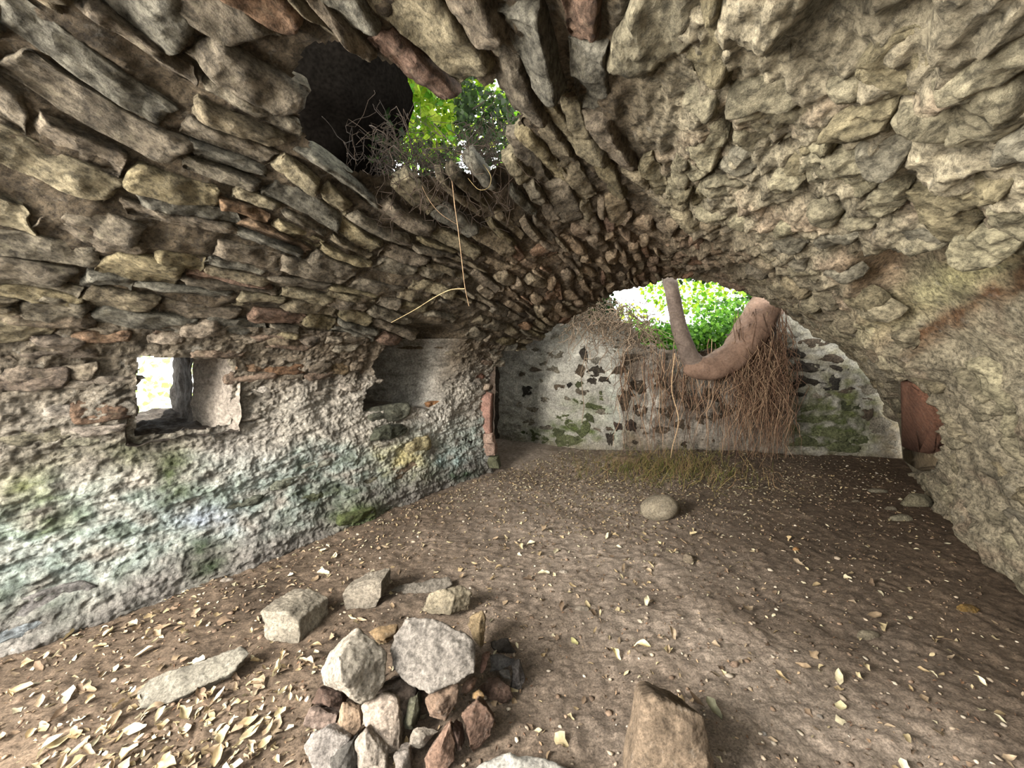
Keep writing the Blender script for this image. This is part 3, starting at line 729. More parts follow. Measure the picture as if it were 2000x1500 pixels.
def back_stones():
    rg = np.random.default_rng(9); L = []; placed = []
    dk = [lin(70, 64, 56), lin(84, 76, 66), lin(62, 58, 52), lin(96, 84, 70), lin(78, 66, 58)]
    gr = [lin(92, 98, 66), lin(104, 108, 76), lin(84, 88, 62)]
    spec = [(1139, 693, 14, 24, 0), (1162, 725, 30, 18, 0), (1133, 722, 16, 22, 3), (1155, 744, 18, 13, 0), (1179, 742, 20, 13, 0), (1132, 751, 18, 12, 5), (1112, 752, 10, 9, 2),
            (1030, 762, 22, 16, 2), (1152, 792, 54, 11, 5), (1168, 772, 16, 16, 5), (1148, 815, 18, 14, 5), (1192, 857, 14, 20, 0), (1207, 832, 14, 14, 4), (1043, 852, 56, 18, 5),
            (1090, 846, 24, 16, 5), (1125, 832, 46, 22, 5), (1110, 860, 50, 20, 5), (1100, 815, 30, 12, 5), (1040, 800, 24, 10, 1), (1065, 780, 20, 8, 1), (1107, 780, 14, 9, 1),
            (1245, 757, 36, 30, 3), (1235, 700, 40, 18, 3), (1210, 722, 26, 16, 3), (1290, 750, 30, 16, 3), (1300, 805, 30, 22, 3), (1233, 832, 22, 22, 4), (1258, 845, 24, 18, 3), (1220, 780, 22, 40, 3),
            (1250, 800, 30, 20, 3), (1290, 840, 34, 14, 3), (1320, 770, 30, 20, 3), (1350, 790, 36, 18, 3), (1390, 770, 30, 24, 3), (1380, 820, 40, 18, 3), (1330, 830, 30, 18, 3), (1420, 800, 30, 22, 3),
            (1575, 718, 60, 17, 0), (1575, 745, 48, 20, 0), (1629, 741, 22, 20, 2), (1640, 720, 34, 10, 0), (1622, 700, 44, 14, 3), (1622, 759, 28, 8, 2), (1560, 770, 26, 8, 2), (1580, 797, 32, 10, 5), (1603, 818, 76, 12, 5),
            (1550, 835, 14, 12, 5), (1650, 874, 46, 18, 5), (1690, 692, 14, 9, 2), (1580, 862, 60, 18, 5), (1630, 845, 80, 24, 5), (1655, 790, 46, 22, 5), (1700, 760, 40, 18, 1), (1720, 830, 40, 26, 1), (1690, 810, 28, 18, 3),
            (1590, 670, 60, 16, 3), (1660, 660, 40, 14, 3), (1550, 690, 40, 16, 0), (1735, 870, 30, 24, 1), (1680, 860, 34, 14, 5), (1030, 825, 30, 9, 1), (1065, 835, 26, 8, 1), (1080, 720, 26, 12, 1), (1060, 745, 18, 8, 1)]
    for k, (x, y, w, h, ci) in enumerate(spec):
        X = 2.0
        for _ in range(12): X = (x - HX) / F * back_y(X)
        Y = back_y(X); z = H + (HY - y) / F * Y; s = Y / F
        slope = (back_y(X + .05) - back_y(X - .05)) / .1; nrm = np.array([slope, -1, 0]); nrm /= np.linalg.norm(nrm)
        c = gr[rg.integers(3)] if ci == 5 else (dk[ci] if ci != 1 else lin(150, 142, 126))
        if ci == 1: c = lin(138, 130, 114)
        C = np.array([X, Y - 0.012, z])
        L.append(set_stone(C, nrm, w * s * 1.05, h * s * 1.05, rg.uniform(.004, .022), rg.uniform(.3, .9), c * rg.uniform(.9, 1.25), 11 + k * 2.3, (13, 11), rg.uniform(-.22, .22), .012, .06, .34, .45))
    for k in range(150):                                   # lesser stones showing through the mortar
        x, y = rg.uniform(1010, 1750), rg.uniform(650, 885)
        if 1440 < x < 1530 or any(abs(x - q[0]) < (q[2] + 26) / 2 and abs(y - q[1]) < (q[3] + 14) / 2 for q in spec): continue
        X = 2.0
        for _ in range(12): X = (x - HX) / F * back_y(X)
        Y = back_y(X); z = H + (HY - y) / F * Y; s = Y / F
        slope = (back_y(X + .05) - back_y(X - .05)) / .1; nrm = np.array([slope, -1, 0]); nrm /= np.linalg.norm(nrm)
        c = [lin(140, 132, 116), lin(120, 110, 96), lin(150, 144, 130), lin(100, 88, 74)][rg.integers(4)]
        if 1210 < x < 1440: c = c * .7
        L.append(set_stone(np.array([X, Y - .012, z]), nrm, rg.uniform(12, 34) * s, rg.uniform(7, 15) * s, rg.uniform(.002, .018), rg.uniform(.3, .9), c * rg.uniform(.85, 1.15), 400 + k * 1.3, (11, 9), rg.uniform(-.25, .25), .012, .06, .34, .45))
    emit(L, WALL_B, M_VAULT, 300, 'stone', 'smaller_stones')
back_stones()
# red sandstone quoin where the shaded wall meets the end wall
def right_quoin():
    for (pts, c, nm) in (([(1757, 742), (1775, 750), (1826, 806), (1833, 850), (1826, 884), (1795, 888), (1760, 872)], lin(142, 101, 80), 'jamb_stone'), ([(1762, 874), (1796, 890), (1830, 886), (1842, 912), (1790, 918), (1765, 902)], lin(150, 132, 104), 'jamb_stone')):
        bm = bmesh.new(); Y0, Y1 = 4.75, 5.05
        hp = [np.array([0, 0, H]) + (hit(x, y) - np.array([0, 0, H])) * .955 for x, y in pts]; fr = [bm.verts.new(q) for q in hp]; bk = [bm.verts.new(q + np.array([NX[0], NX[1], 0]) * .12) for q in hp]
        bmesh.ops.convex_hull(bm, input=bm.verts)
        for f in [f for f in bm.faces if not f.is_valid]: pass
        bmesh.ops.bevel(bm, geom=list(bm.edges), offset=.02, segments=2, affect='EDGES', clamp_overlap=True)
        bmesh.ops.triangulate(bm, faces=bm.faces); bmesh.ops.recalc_face_normals(bm, faces=bm.faces)
        V = np.array([v.co[:] for v in bm.verts]); Fc = np.array([[v.index for v in f.verts] for f in bm.faces]) if bm.verts.index_update() is None else None
        bm.free()
        mesh_obj(nm, V, Fc, M_ROCK, WALL_R, c, smooth=False, origin=V.mean(0))
right_quoin()

# what still stands of the near end wall behind the viewer
def build_rear():
    P = [room(-3.0, -4.0, -.2), room(-3.0, 3.2, -.2), room(-3.0, 3.2, 1.5), room(-3.0, -4.0, 1.5)]
    o = rough_quad('wall_rear', *P, 60, 30, 0.03, lin(120, 108, 90), M_MORTAR, None)
    tag(o, 'low broken stub of the near end wall', 'wall', kind='structure')
build_rear()

# ------------------------------------------------------------------ loose rocks
def hull_mesh(pts, bevel=0.012, cuts=2, rough=0.006, seed=0.0, freq=9, smooth_iter=0):
    bm = bmesh.new()
    for p in pts: bm.verts.new(tuple(p))
    r = bmesh.ops.convex_hull(bm, input=list(bm.verts))
    loose = [v for v in bm.verts if not v.link_faces]
    if loose: bmesh.ops.delete(bm, geom=loose, context='VERTS')
    bmesh.ops.recalc_face_normals(bm, faces=list(bm.faces))
    me = bpy.data.meshes.new('tmp'); bm.to_mesh(me); bm.free()
    o = bpy.data.objects.new('tmp', me); COL.objects.link(o)
    md = o.modifiers.new('r', 'REMESH'); md.mode = 'VOXEL'
    ext = float(np.ptp(np.array([v.co[:] for v in me.vertices]), axis=0).max()); md.voxel_size = max(ext / 46, 0.0028)
    sm = o.modifiers.new('s', 'SMOOTH'); sm.iterations = 2; sm.factor = .5
    dg = bpy.context.evaluated_depsgraph_get(); m2 = bpy.data.meshes.new_from_object(o.evaluated_get(dg))
    n = len(m2.vertices); V = np.empty(n * 3); m2.vertices.foreach_get('co', V); V = V.reshape(-1, 3)
    N = np.empty(n * 3); m2.vertex_normals.foreach_get('vector', N); N = N.reshape(-1, 3)
    Fc = np.array([list(p.vertices) for p in m2.polygons if len(p.vertices) == 4])
    bpy.data.objects.remove(o); bpy.data.meshes.remove(me); bpy.data.meshes.remove(m2)
    d = rough * fbm(V[:, 0] * freq + seed, V[:, 1] * freq, V[:, 2] * freq, 5, 0.6)
    st = V[:, 2] * 1.0 + V[:, 0] * .4                    # bedding: thin ledges
    d = d + rough * 0.5 * ridged(V[:, 0] * freq * .7 + seed, V[:, 1] * freq * .7, st * freq * 2.2, 2) - rough * .5
    return V + N * d[:, None], Fc
def sight_plane(px, py, C, nrm):
    D = np.array([(px - HX) / F, 1, (HY - py) / F]); O = np.array([0, 0, H])
    return O + D * (np.dot(C - O, nrm) / np.dot(D, nrm))
def pile(x, y): return (400 + x / 2.857, 1050 + y / 2.857)
def rock(name, label, outline, Y, tau, back, col, ridge=(), group=None, bevel=0.006, rough=0.006, cat='rock', base=None, cuts=3, smooth=True, rest=True):
    """outline: silhouette points (px); Y: height of its foot over the floor; tau: how far its face leans back; ridge: (px, py, towards viewer)."""
    pts = np.array(outline, float); cx, cy = pts.mean(0); ib = int(pts[:, 1].argmax())
    C = pix(pts[ib, 0], pts[ib, 1], (H - Y) * F / (pts[ib, 1] - HY)); nrm = np.array([0, -math.cos(tau), math.sin(tau)])
    P3 = [sight_plane(x, y, C, nrm) for x, y in pts]
    size = max(np.ptp([p[0] for p in P3]), 0.03)
    allp = list(P3)
    cen = np.mean(P3, 0)
    for p in P3: allp.append(p + np.asarray(back) if np.ndim(back) else cen + (p - cen) * 0.78 - nrm * back)
    for (x, y, f_) in ridge: allp.append(sight_plane(x, y, C, nrm) + nrm * f_)
    if not ridge and not np.ndim(back):
        rr = np.random.default_rng(int(cx * 7 + cy)); q = P3[rr.integers(len(P3))]
        allp.append(cen + (q - cen) * rr.uniform(.1, .5) + nrm * back * rr.uniform(.3, .6))
    V, Fc = hull_mesh(allp, bevel, cuts, rough, seed=cx * .37 + cy * .11)
    zmin = V[:, 2].min(); mid = V.mean(0)
    if rest:
        gz = float(floor_z(mid[0], mid[1]))
        low = V[:, 2] < gz - 0.02                       # what would lie under the soil is flattened away
        V[low, 2] = gz - 0.02 + (V[low, 2] - gz + .02) * .15
        zmin = V[:, 2].min()
    t = np.asarray(col) * (1 + 0.15 * fbm(V[:, 0] * 7, V[:, 1] * 7, V[:, 2] * 7 + cx, 3))[:, None]
    o = mesh_obj(name, V, Fc, M_ROCK, None, t, smooth=smooth, origin=(mid[0], mid[1], zmin))
    tag(o, label, cat, group)
    return o
PALE, GREYR, TANR, PINK, BRN, DKB, ORG, GRN = lin(186, 176, 160), lin(150, 142, 132), lin(178, 160, 132), lin(172, 146, 128), lin(126, 100, 84), lin(88, 76, 68), lin(196, 150, 98), lin(92, 92, 78)
G = 'stones heaped in the fire ring'
p = lambda *xy: [pile(x, y) for x, y in xy]
def r3(*xyf): return [pile(x, y) + (f,) for x, y, f in xyf]
ROCKS = [
 ('rock', 'pale two-faced pointed rock leaning on top of the pile beside the big slab', p((640, 740), (690, 640), (770, 560), (855, 503), (960, 590), (1020, 640), (1005, 800), (950, 900), (870, 940), (780, 890), (660, 815)), 0.16, .55, .10, lin(184, 174, 158), r3((812, 640, .13), (838, 760, .14), (865, 890, .05))),
 ('rock', 'largest grey slab with cracked flaking face on top of the pile', p((1030, 620), (1060, 540), (1110, 460), (1190, 437), (1270, 440), (1450, 540), (1500, 590), (1520, 680), (1515, 750), (1400, 820), (1265, 870), (1150, 830), (1080, 780), (1045, 720)), 0.17, .75, .12, lin(164, 156, 146), r3((1200, 560, .035), (1420, 620, .03), (1300, 780, .03), (1120, 680, .03))),
 ('rock', 'squared block with a pale front face apart from the pile, beside dry leaves', p((305, 410), (400, 412), (455, 425), (520, 465), (532, 545), (525, 598), (430, 588), (340, 568), (318, 500)), 0, .12, (.05, .23, -.015), lin(176, 166, 148), ()),
 ('rock', 'grey-topped block standing at the back of the stone ring', p((765, 318), (850, 282), (985, 250), (985, 330), (955, 390), (780, 415)), 0, .15, (.01, .15, .01), lin(160, 150, 134), ()),
 ('rock', 'long low stone lying behind the ring between two blocks', p((1010, 300), (1090, 258), (1210, 240), (1370, 218), (1390, 260), (1330, 295), (1230, 315), (1040, 335)), 0, .9, .07, lin(140, 132, 120), ()),
 ('rock', 'wedge-shaped pale stone with a dark side behind the big slab', p((1195, 410), (1240, 312), (1330, 284), (1392, 325), (1368, 425), (1270, 432)), .05, .25, (.10, .08, -.03), lin(172, 160, 136), ()),
 ('rock', 'upright golden-tan stone at the edge of the pile beside the big slab', p((1480, 440), (1550, 405), (1565, 450), (1562, 600), (1540, 622), (1490, 560), (1460, 490)), 0.03, .3, .07, lin(176, 154, 120), r3((1535, 470, .03), (1535, 580, .03))),
 ('rock', 'orange-brown flat stone wedged between the two top rocks', p((905, 525), (980, 488), (1080, 480), (1062, 535), (1000, 575), (940, 570)), 0.1, .9, .08, lin(152, 128, 96), ()),
 ('rock', 'dark flat stone lying in shadow right behind the heap', p((1590, 580), (1690, 558), (1745, 640), (1640, 655)), 0, 1.0, .05, lin(78, 72, 66), ()),
 ('rock', 'blue-grey slab lying on its side at the edge of the heap', p((1588, 650), (1660, 650), (1738, 672), (1728, 715), (1590, 752)), 0.03, .7, .06, lin(126, 122, 118), ()),
 ('rock', 'very small pale stone tucked under the blue-grey slab', p((1640, 748), (1668, 732), (1702, 738), (1708, 790), (1665, 792)), 0.02, .7, .03, lin(150, 144, 136), ()),
 ('rock', 'slate-grey upright stone outermost on the shaded side of the heap', p((1718, 705), (1755, 680), (1792, 780), (1770, 852), (1700, 840)), 0, .5, .06, lin(100, 94, 90), ()),
 ('rock', 'dark brown rounded stone in shadow below the small pale stone', p((1518, 835), (1580, 780), (1640, 785), (1700, 830), (1722, 890), (1660, 935), (1590, 912)), 0, .6, .09, lin(106, 86, 74), ()),
 ('rock', 'thin pinkish stone standing between big slab and shaded stones', p((1528, 750), (1545, 655), (1590, 638), (1575, 720), (1545, 765)), 0.08, .4, .04, lin(160, 128, 114), ()),
 ('rock', 'pinkish-tan stone peeping from under the big slab', p((1425, 870), (1440, 810), (1500, 770), (1525, 780), (1495, 850), (1460, 875)), 0.1, .6, .06, lin(166, 136, 116), ()),
 ('rock', 'tiny bright orange stone above the reddish pointed rock', p((1490, 865), (1530, 852), (1562, 888), (1522, 914), (1488, 905)), 0.08, .6, .03, lin(190, 156, 112), ()),
 ('rock', 'reddish-brown pointed rock standing at the shaded foot of the heap', p((1435, 985), (1520, 900), (1572, 945), (1618, 1020), (1600, 1110), (1500, 1212), (1450, 1120)), 0, .4, .09, lin(134, 108, 92), r3((1480, 1000, .04), (1480, 1150, .035))),
 ('rock', 'brown-grey block directly under the big slab', p((1235, 905), (1300, 830), (1412, 818), (1408, 920), (1345, 1032), (1245, 1005)), 0.05, .35, .10, lin(138, 116, 98), ()),
 ('rock', 'greenish dark narrow stone in the gap at the heart of the heap', p((1108, 1035), (1140, 900), (1190, 862), (1205, 950), (1168, 1072), (1120, 1065)), 0.04, .35, .07, lin(100, 98, 80), ()),
 ('rock', 'tall pinkish-white block in the middle of the heap front', p((868, 940), (985, 860), (1070, 900), (1090, 960), (1092, 1080), (1097, 1190), (1040, 1212), (930, 1182), (898, 1060)), 0, .35, .10, lin(186, 170, 154), r3((1000, 920, .03), (960, 1100, .03), (1060, 1150, .02))),
 ('rock', 'pale grey block at the foot of the heap below the pinkish-white one', p((838, 1140), (895, 1065), (950, 1185), (1008, 1212), (1005, 1320), (845, 1320)), 0, .35, .10, lin(178, 166, 152), ()),
 ('rock', 'small tan triangular stone between pale rock and pinkish-white block', p((733, 1080), (770, 925), (862, 962), (877, 1060), (830, 1108)), 0.05, .35, .07, lin(172, 148, 124), r3((790, 1000, .025),)),
 ('rock', 'dark brown stone under the pale two-faced rock', p((588, 925), (640, 832), (762, 872), (768, 962), (640, 945)), 0.05, .4, .10, lin(112, 92, 80), ()),
 ('rock', 'mauve-grey wedge at the outer left foot of the heap', p((553, 1045), (585, 950), (660, 960), (745, 985), (732, 1062), (600, 1075)), 0.02, .45, .10, lin(144, 126, 114), r3((610, 960, .02),)),
 ('rock', 'broad light grey rock at the lower left corner of the heap', p((556, 1165), (600, 1090), (680, 1060), (812, 1120), (782, 1180), (720, 1330), (600, 1330)), 0, .5, .11, lin(164, 156, 148), r3((640, 1130, .03), (760, 1130, .02))),
 ('rock', 'dark slaty rock beside the broad light grey one', p((702, 1225), (830, 1130), (848, 1325), (712, 1325)), 0, .35, .08, lin(98, 94, 88), ()),
 ('rock', 'grey three-cornered flake lying in front of the brown-grey block', p((1133, 1165), (1160, 1060), (1230, 1048), (1312, 1080), (1260, 1132), (1190, 1192)), 0.02, .8, .05, lin(160, 150, 136), ()),
 ('rock', 'rusty pink rock at the front foot of the heap', p((1223, 1235), (1300, 1120), (1370, 1030), (1402, 1150), (1392, 1250), (1300, 1320), (1230, 1320)), 0, .35, .10, lin(150, 122, 104), r3((1330, 1130, .04),)),
 ('rock', 'narrow dark red-brown rock between the rusty and the reddish rocks', p((1378, 1040), (1432, 1080), (1435, 1180), (1400, 1205)), 0.03, .35, .08, lin(104, 84, 74), ()),
 ('rock', 'small grey stone cut by the lower frame edge under the heap', p((1058, 1215), (1136, 1188), (1145, 1320), (1080, 1320)), 0, .35, .08, lin(156, 146, 136), ()),
]
for (nm, lab, out, Y, tau, bk, c, rid) in ROCKS:
    rock(nm, lab, out, Y, tau, bk, c * .93, rid, rough=.011 if 'largest' in lab else .0075, group=None if ('apart' in lab) else G)
# ring floor stones that carry the upper rocks
rock('rock', 'shadowed core stone half hidden under the two top rocks', p((960, 840), (1100, 790), (1180, 840), (1190, 960), (1090, 1000), (960, 960)), .05, .4, .16, lin(96, 84, 74), group=G)
rock('rock', 'shaded supporting stone low behind the big slab', p((1080, 560), (1300, 520), (1450, 600), (1440, 780), (1250, 820), (1080, 740)), .06, .6, .14, lin(110, 98, 86), group=G)
rock('rock', 'white-grey boulder top cut off by the lower frame edge', [(918, 1502), (945, 1480), (1000, 1471), (1060, 1478), (1112, 1500), (1130, 1560), (1020, 1600), (905, 1570)], 0, .8, .10, lin(196, 192, 182), rough=.008)
rock('stone_block', 'tapering brown stone block standing alone in the foreground', [(1256, 1366), (1276, 1359), (1345, 1385), (1376, 1400), (1392, 1470), (1404, 1580), (1222, 1580), (1232, 1490)], 0, .25, .16, lin(142, 124, 104), [(1340, 1410, .03), (1265, 1390, .02), (1372, 1480, .03), (1245, 1540, .03)], cat='stone', bevel=.016)
rock('stone_slab', 'long flat grey stone lying among dry leaves in a drift', [(262, 1355), (290, 1325), (400, 1290), (470, 1260), (492, 1272), (460, 1310), (330, 1375), (270, 1385)], 0.0, 1.15, .06, lin(150, 144, 130), cat='stone')
def boulder():
    bm = bmesh.new(); bmesh.ops.create_icosphere(bm, subdivisions=4, radius=1.0)
    V = np.array([v.co[:] for v in bm.verts]); bm.verts.index_update(); Fc = np.array([[v.index for v in f.verts] for f in bm.faces]); bm.free()
    g = ground(1296, 1022); s = g[1] / F
    V = V * (1 + .05 * fbm(V[:, 0] * 1.5, V[:, 1] * 1.5, V[:, 2] * 1.5, 3)[:, None])
    V = V * np.array([38 * s, .13, 25 * s])
    V[:, 2] += 0.10 * V[:, 0]
    C = np.array([g[0], g[1] + .10, float(floor_z(g[0], g[1] + .1)) + 19 * s])
    o = mesh_obj('boulder', V + C, Fc, M_ROCK, None, lin(170, 158, 136), origin=C - np.array([0, 0, 25 * s]))
    tag(o, 'smooth rounded grey boulder alone in the middle of the floor', 'boulder')
boulder()
SMALL = [(1350, 1090, 22, 30, lin(150, 136, 116), 'thin upright-edged stone chip on the bare floor beyond the round boulder'), (1225, 902, 62, 22, lin(150, 128, 104), 'low tan stone half buried at the foot of the end wall'),
 (1805, 975, 62, 36, lin(140, 132, 108), 'squat grey stone against the foot of the shaded wall'), (1722, 957, 42, 13, lin(144, 136, 116), 'thin pale flake near the red quoin stones'),
 (1745, 992, 26, 15, lin(130, 120, 102), 'little stone between the pale flake and the oval flat one'), (1770, 1011, 46, 18, lin(146, 138, 116), 'oval flat stone in front of the squat grey stone'),
 (1705, 1238, 48, 24, lin(140, 130, 110), 'flat leaf-shaped stone lying alone on the darker floor'), (1140, 1185, 32, 18, lin(160, 148, 132), 'pale oblong stone near the edge of the dark patch'),
 (1558, 1072, 14, 12, lin(196, 150, 100), 'tiny orange stone on the open floor'), (1902, 1187, 44, 22, lin(150, 120, 70), 'ochre flat stone at the foot of the shaded wall'),
 (757, 986, 42, 14, lin(168, 160, 146), 'pale flat stone at the foot of the limewashed wall by a mossy one'), (1100, 1112, 22, 12, lin(188, 176, 160), 'small whitish stone on the dusty path'),
 (1440, 1298, 24, 18, lin(164, 140, 120), 'rounded pinkish pebble beyond the foreground block'), (1605, 1398, 18, 14, lin(170, 160, 148), 'white pebble lying beside scraps of leaf'), (1495, 1435, 14, 12, lin(186, 178, 170), 'small white pebble in the shadow of the foreground block'),
 (1676, 975, 22, 10, lin(130, 118, 100), 'tiny flake between the leaf mound and the pale flakes'), (440, 1130, 30, 14, lin(150, 140, 128), 'flat pinkish chip near the wall foot on the leafy side')]
for k, (x, y, w, h, c, lab) in enumerate(SMALL):
    g = ground(x, y + h * .45); s = g[1] / F; rg = np.random.default_rng(300 + k)
    ww, hh = w * s, h * s; dep = max(hh * .9, .5 * ww) * .8
    pts = []
    for i in range(9):
        an = i / 9 * 2 * math.pi + rg.uniform(-.2, .2)
        for z, q in ((0, 1.0), (hh * .38, .92), (hh * .6, .6)):
            pts.append((math.cos(an) * ww / 2 * q * rg.uniform(.85, 1.1), math.sin(an) * dep / 2 * q * rg.uniform(.85, 1.1), z * rg.uniform(.8, 1.1)))
    V, Fc = hull_mesh(np.array(pts), .004, 2, .004, k * 3.1)
    yy = g[1] + dep / 2; gz = float(floor_z(g[0], yy))
    tag(mesh_obj('small_stone', V + np.array([g[0], yy, gz - .012]), Fc, M_ROCK, None, c, smooth=False, origin=(g[0], yy, gz)), lab, 'stone', 'small stones lying loose on the floor')

# ------------------------------------------------------------------ tubes, twigs and the bent tree
def tube(pts, rad, sides=5, close=True):
    pts = np.asarray(pts, float); n = len(pts); rad = np.broadcast_to(rad, (n,))
    tan = np.gradient(pts, axis=0); tan /= np.linalg.norm(tan, axis=1)[:, None] + 1e-9
    up = np.array([0.3, 0.9, 0.31]); V = []
    for i in range(n):
        a = np.cross(tan[i], up); a /= np.linalg.norm(a) + 1e-9; b = np.cross(tan[i], a)
        an = np.arange(sides) / sides * 2 * math.pi
        V.append(pts[i] + rad[i] * (np.cos(an)[:, None] * a + np.sin(an)[:, None] * b))
    V = np.concatenate(V)
    i, j = np.meshgrid(np.arange(n - 1), np.arange(sides), indexing='ij')
    f = np.stack([i * sides + j, i * sides + (j + 1) % sides, (i + 1) * sides + (j + 1) % sides, (i + 1) * sides + j], -1).reshape(-1, 4)
    return V, f
def spline(P, k=12):
    P = np.asarray(P, float); out = []
    for i in range(len(P) - 1):
        p0, p1, p2, p3 = P[max(i - 1, 0)], P[i], P[i + 1], P[min(i + 2, len(P) - 1)]
        for t in np.linspace(0, 1, k, endpoint=False): out.append(0.5 * ((2 * p1) + (-p0 + p2) * t + (2 * p0 - 5 * p1 + 4 * p2 - p3) * t * t + (-p0 + 3 * p1 - 3 * p2 + p3) * t ** 3))
    out.append(P[-1]); return np.array(out)
class Bag:
    def __init__(s): s.V, s.F, s.C, s.n = [], [], [], 0
    def add(s, V, f, c):
        s.V.append(V); s.F.append(f + s.n); s.n += len(V); s.C.append(np.tile(c, (len(V), 1)) if np.ndim(c) == 1 else c)
    def build(s, name, mat, parent=None, smooth=True, origin=None):
        return mesh_obj(name, np.concatenate(s.V), np.concatenate(s.F), mat, parent, np.concatenate(s.C), smooth, origin)
def trunk_piece(name, path, parent, col, sides=20):
    """path: (px, py, Y, radius px)"""
    P = spline([np.append(pix(x, y, Y), r * Y / F) for x, y, Y, r in path], 14)
    V, f = tube(P[:, :3], P[:, 3], sides)
    cen = np.repeat(P[:, :3], sides, 0); d = V - cen
    V = cen + d * (1 + 0.10 * fbm(V[:, 0] * 4, V[:, 1] * 4, V[:, 2] * 4, 3))[:, None]
    t = np.asarray(col) * (1 + .3 * fbm(V[:, 0] * 5, V[:, 1] * 5, V[:, 2] * 5, 3))[:, None]
    return mesh_obj(name, V, f, M_BARK, parent, t)
tree = bpy.data.objects.new('bent_tree', None); COL.objects.link(tree); tree.location = tuple(pix(1385, 745, 5.7))
tag(tree, 'smooth brown tree trunk bent into a hanging U in the broken opening', 'tree')
tk = trunk_piece('trunk', [(1575, 470, 6.3, 31), (1520, 560, 6.0, 31), (1488, 612, 5.85, 31), (1455, 668, 5.72, 30), (1420, 704, 5.66, 28), (1385, 718, 5.64, 25), (1355, 717, 5.66, 21), (1338, 712, 5.7, 13)], tree, lin(128, 104, 88))
trunk_piece('limb', [(1358, 712, 5.66, 20), (1344, 690, 5.64, 17), (1328, 645, 5.62, 15), (1318, 600, 5.62, 14), (1311, 560, 5.66, 14), (1302, 515, 5.9, 14), (1294, 440, 6.3, 14)], tree, lin(118, 104, 94))

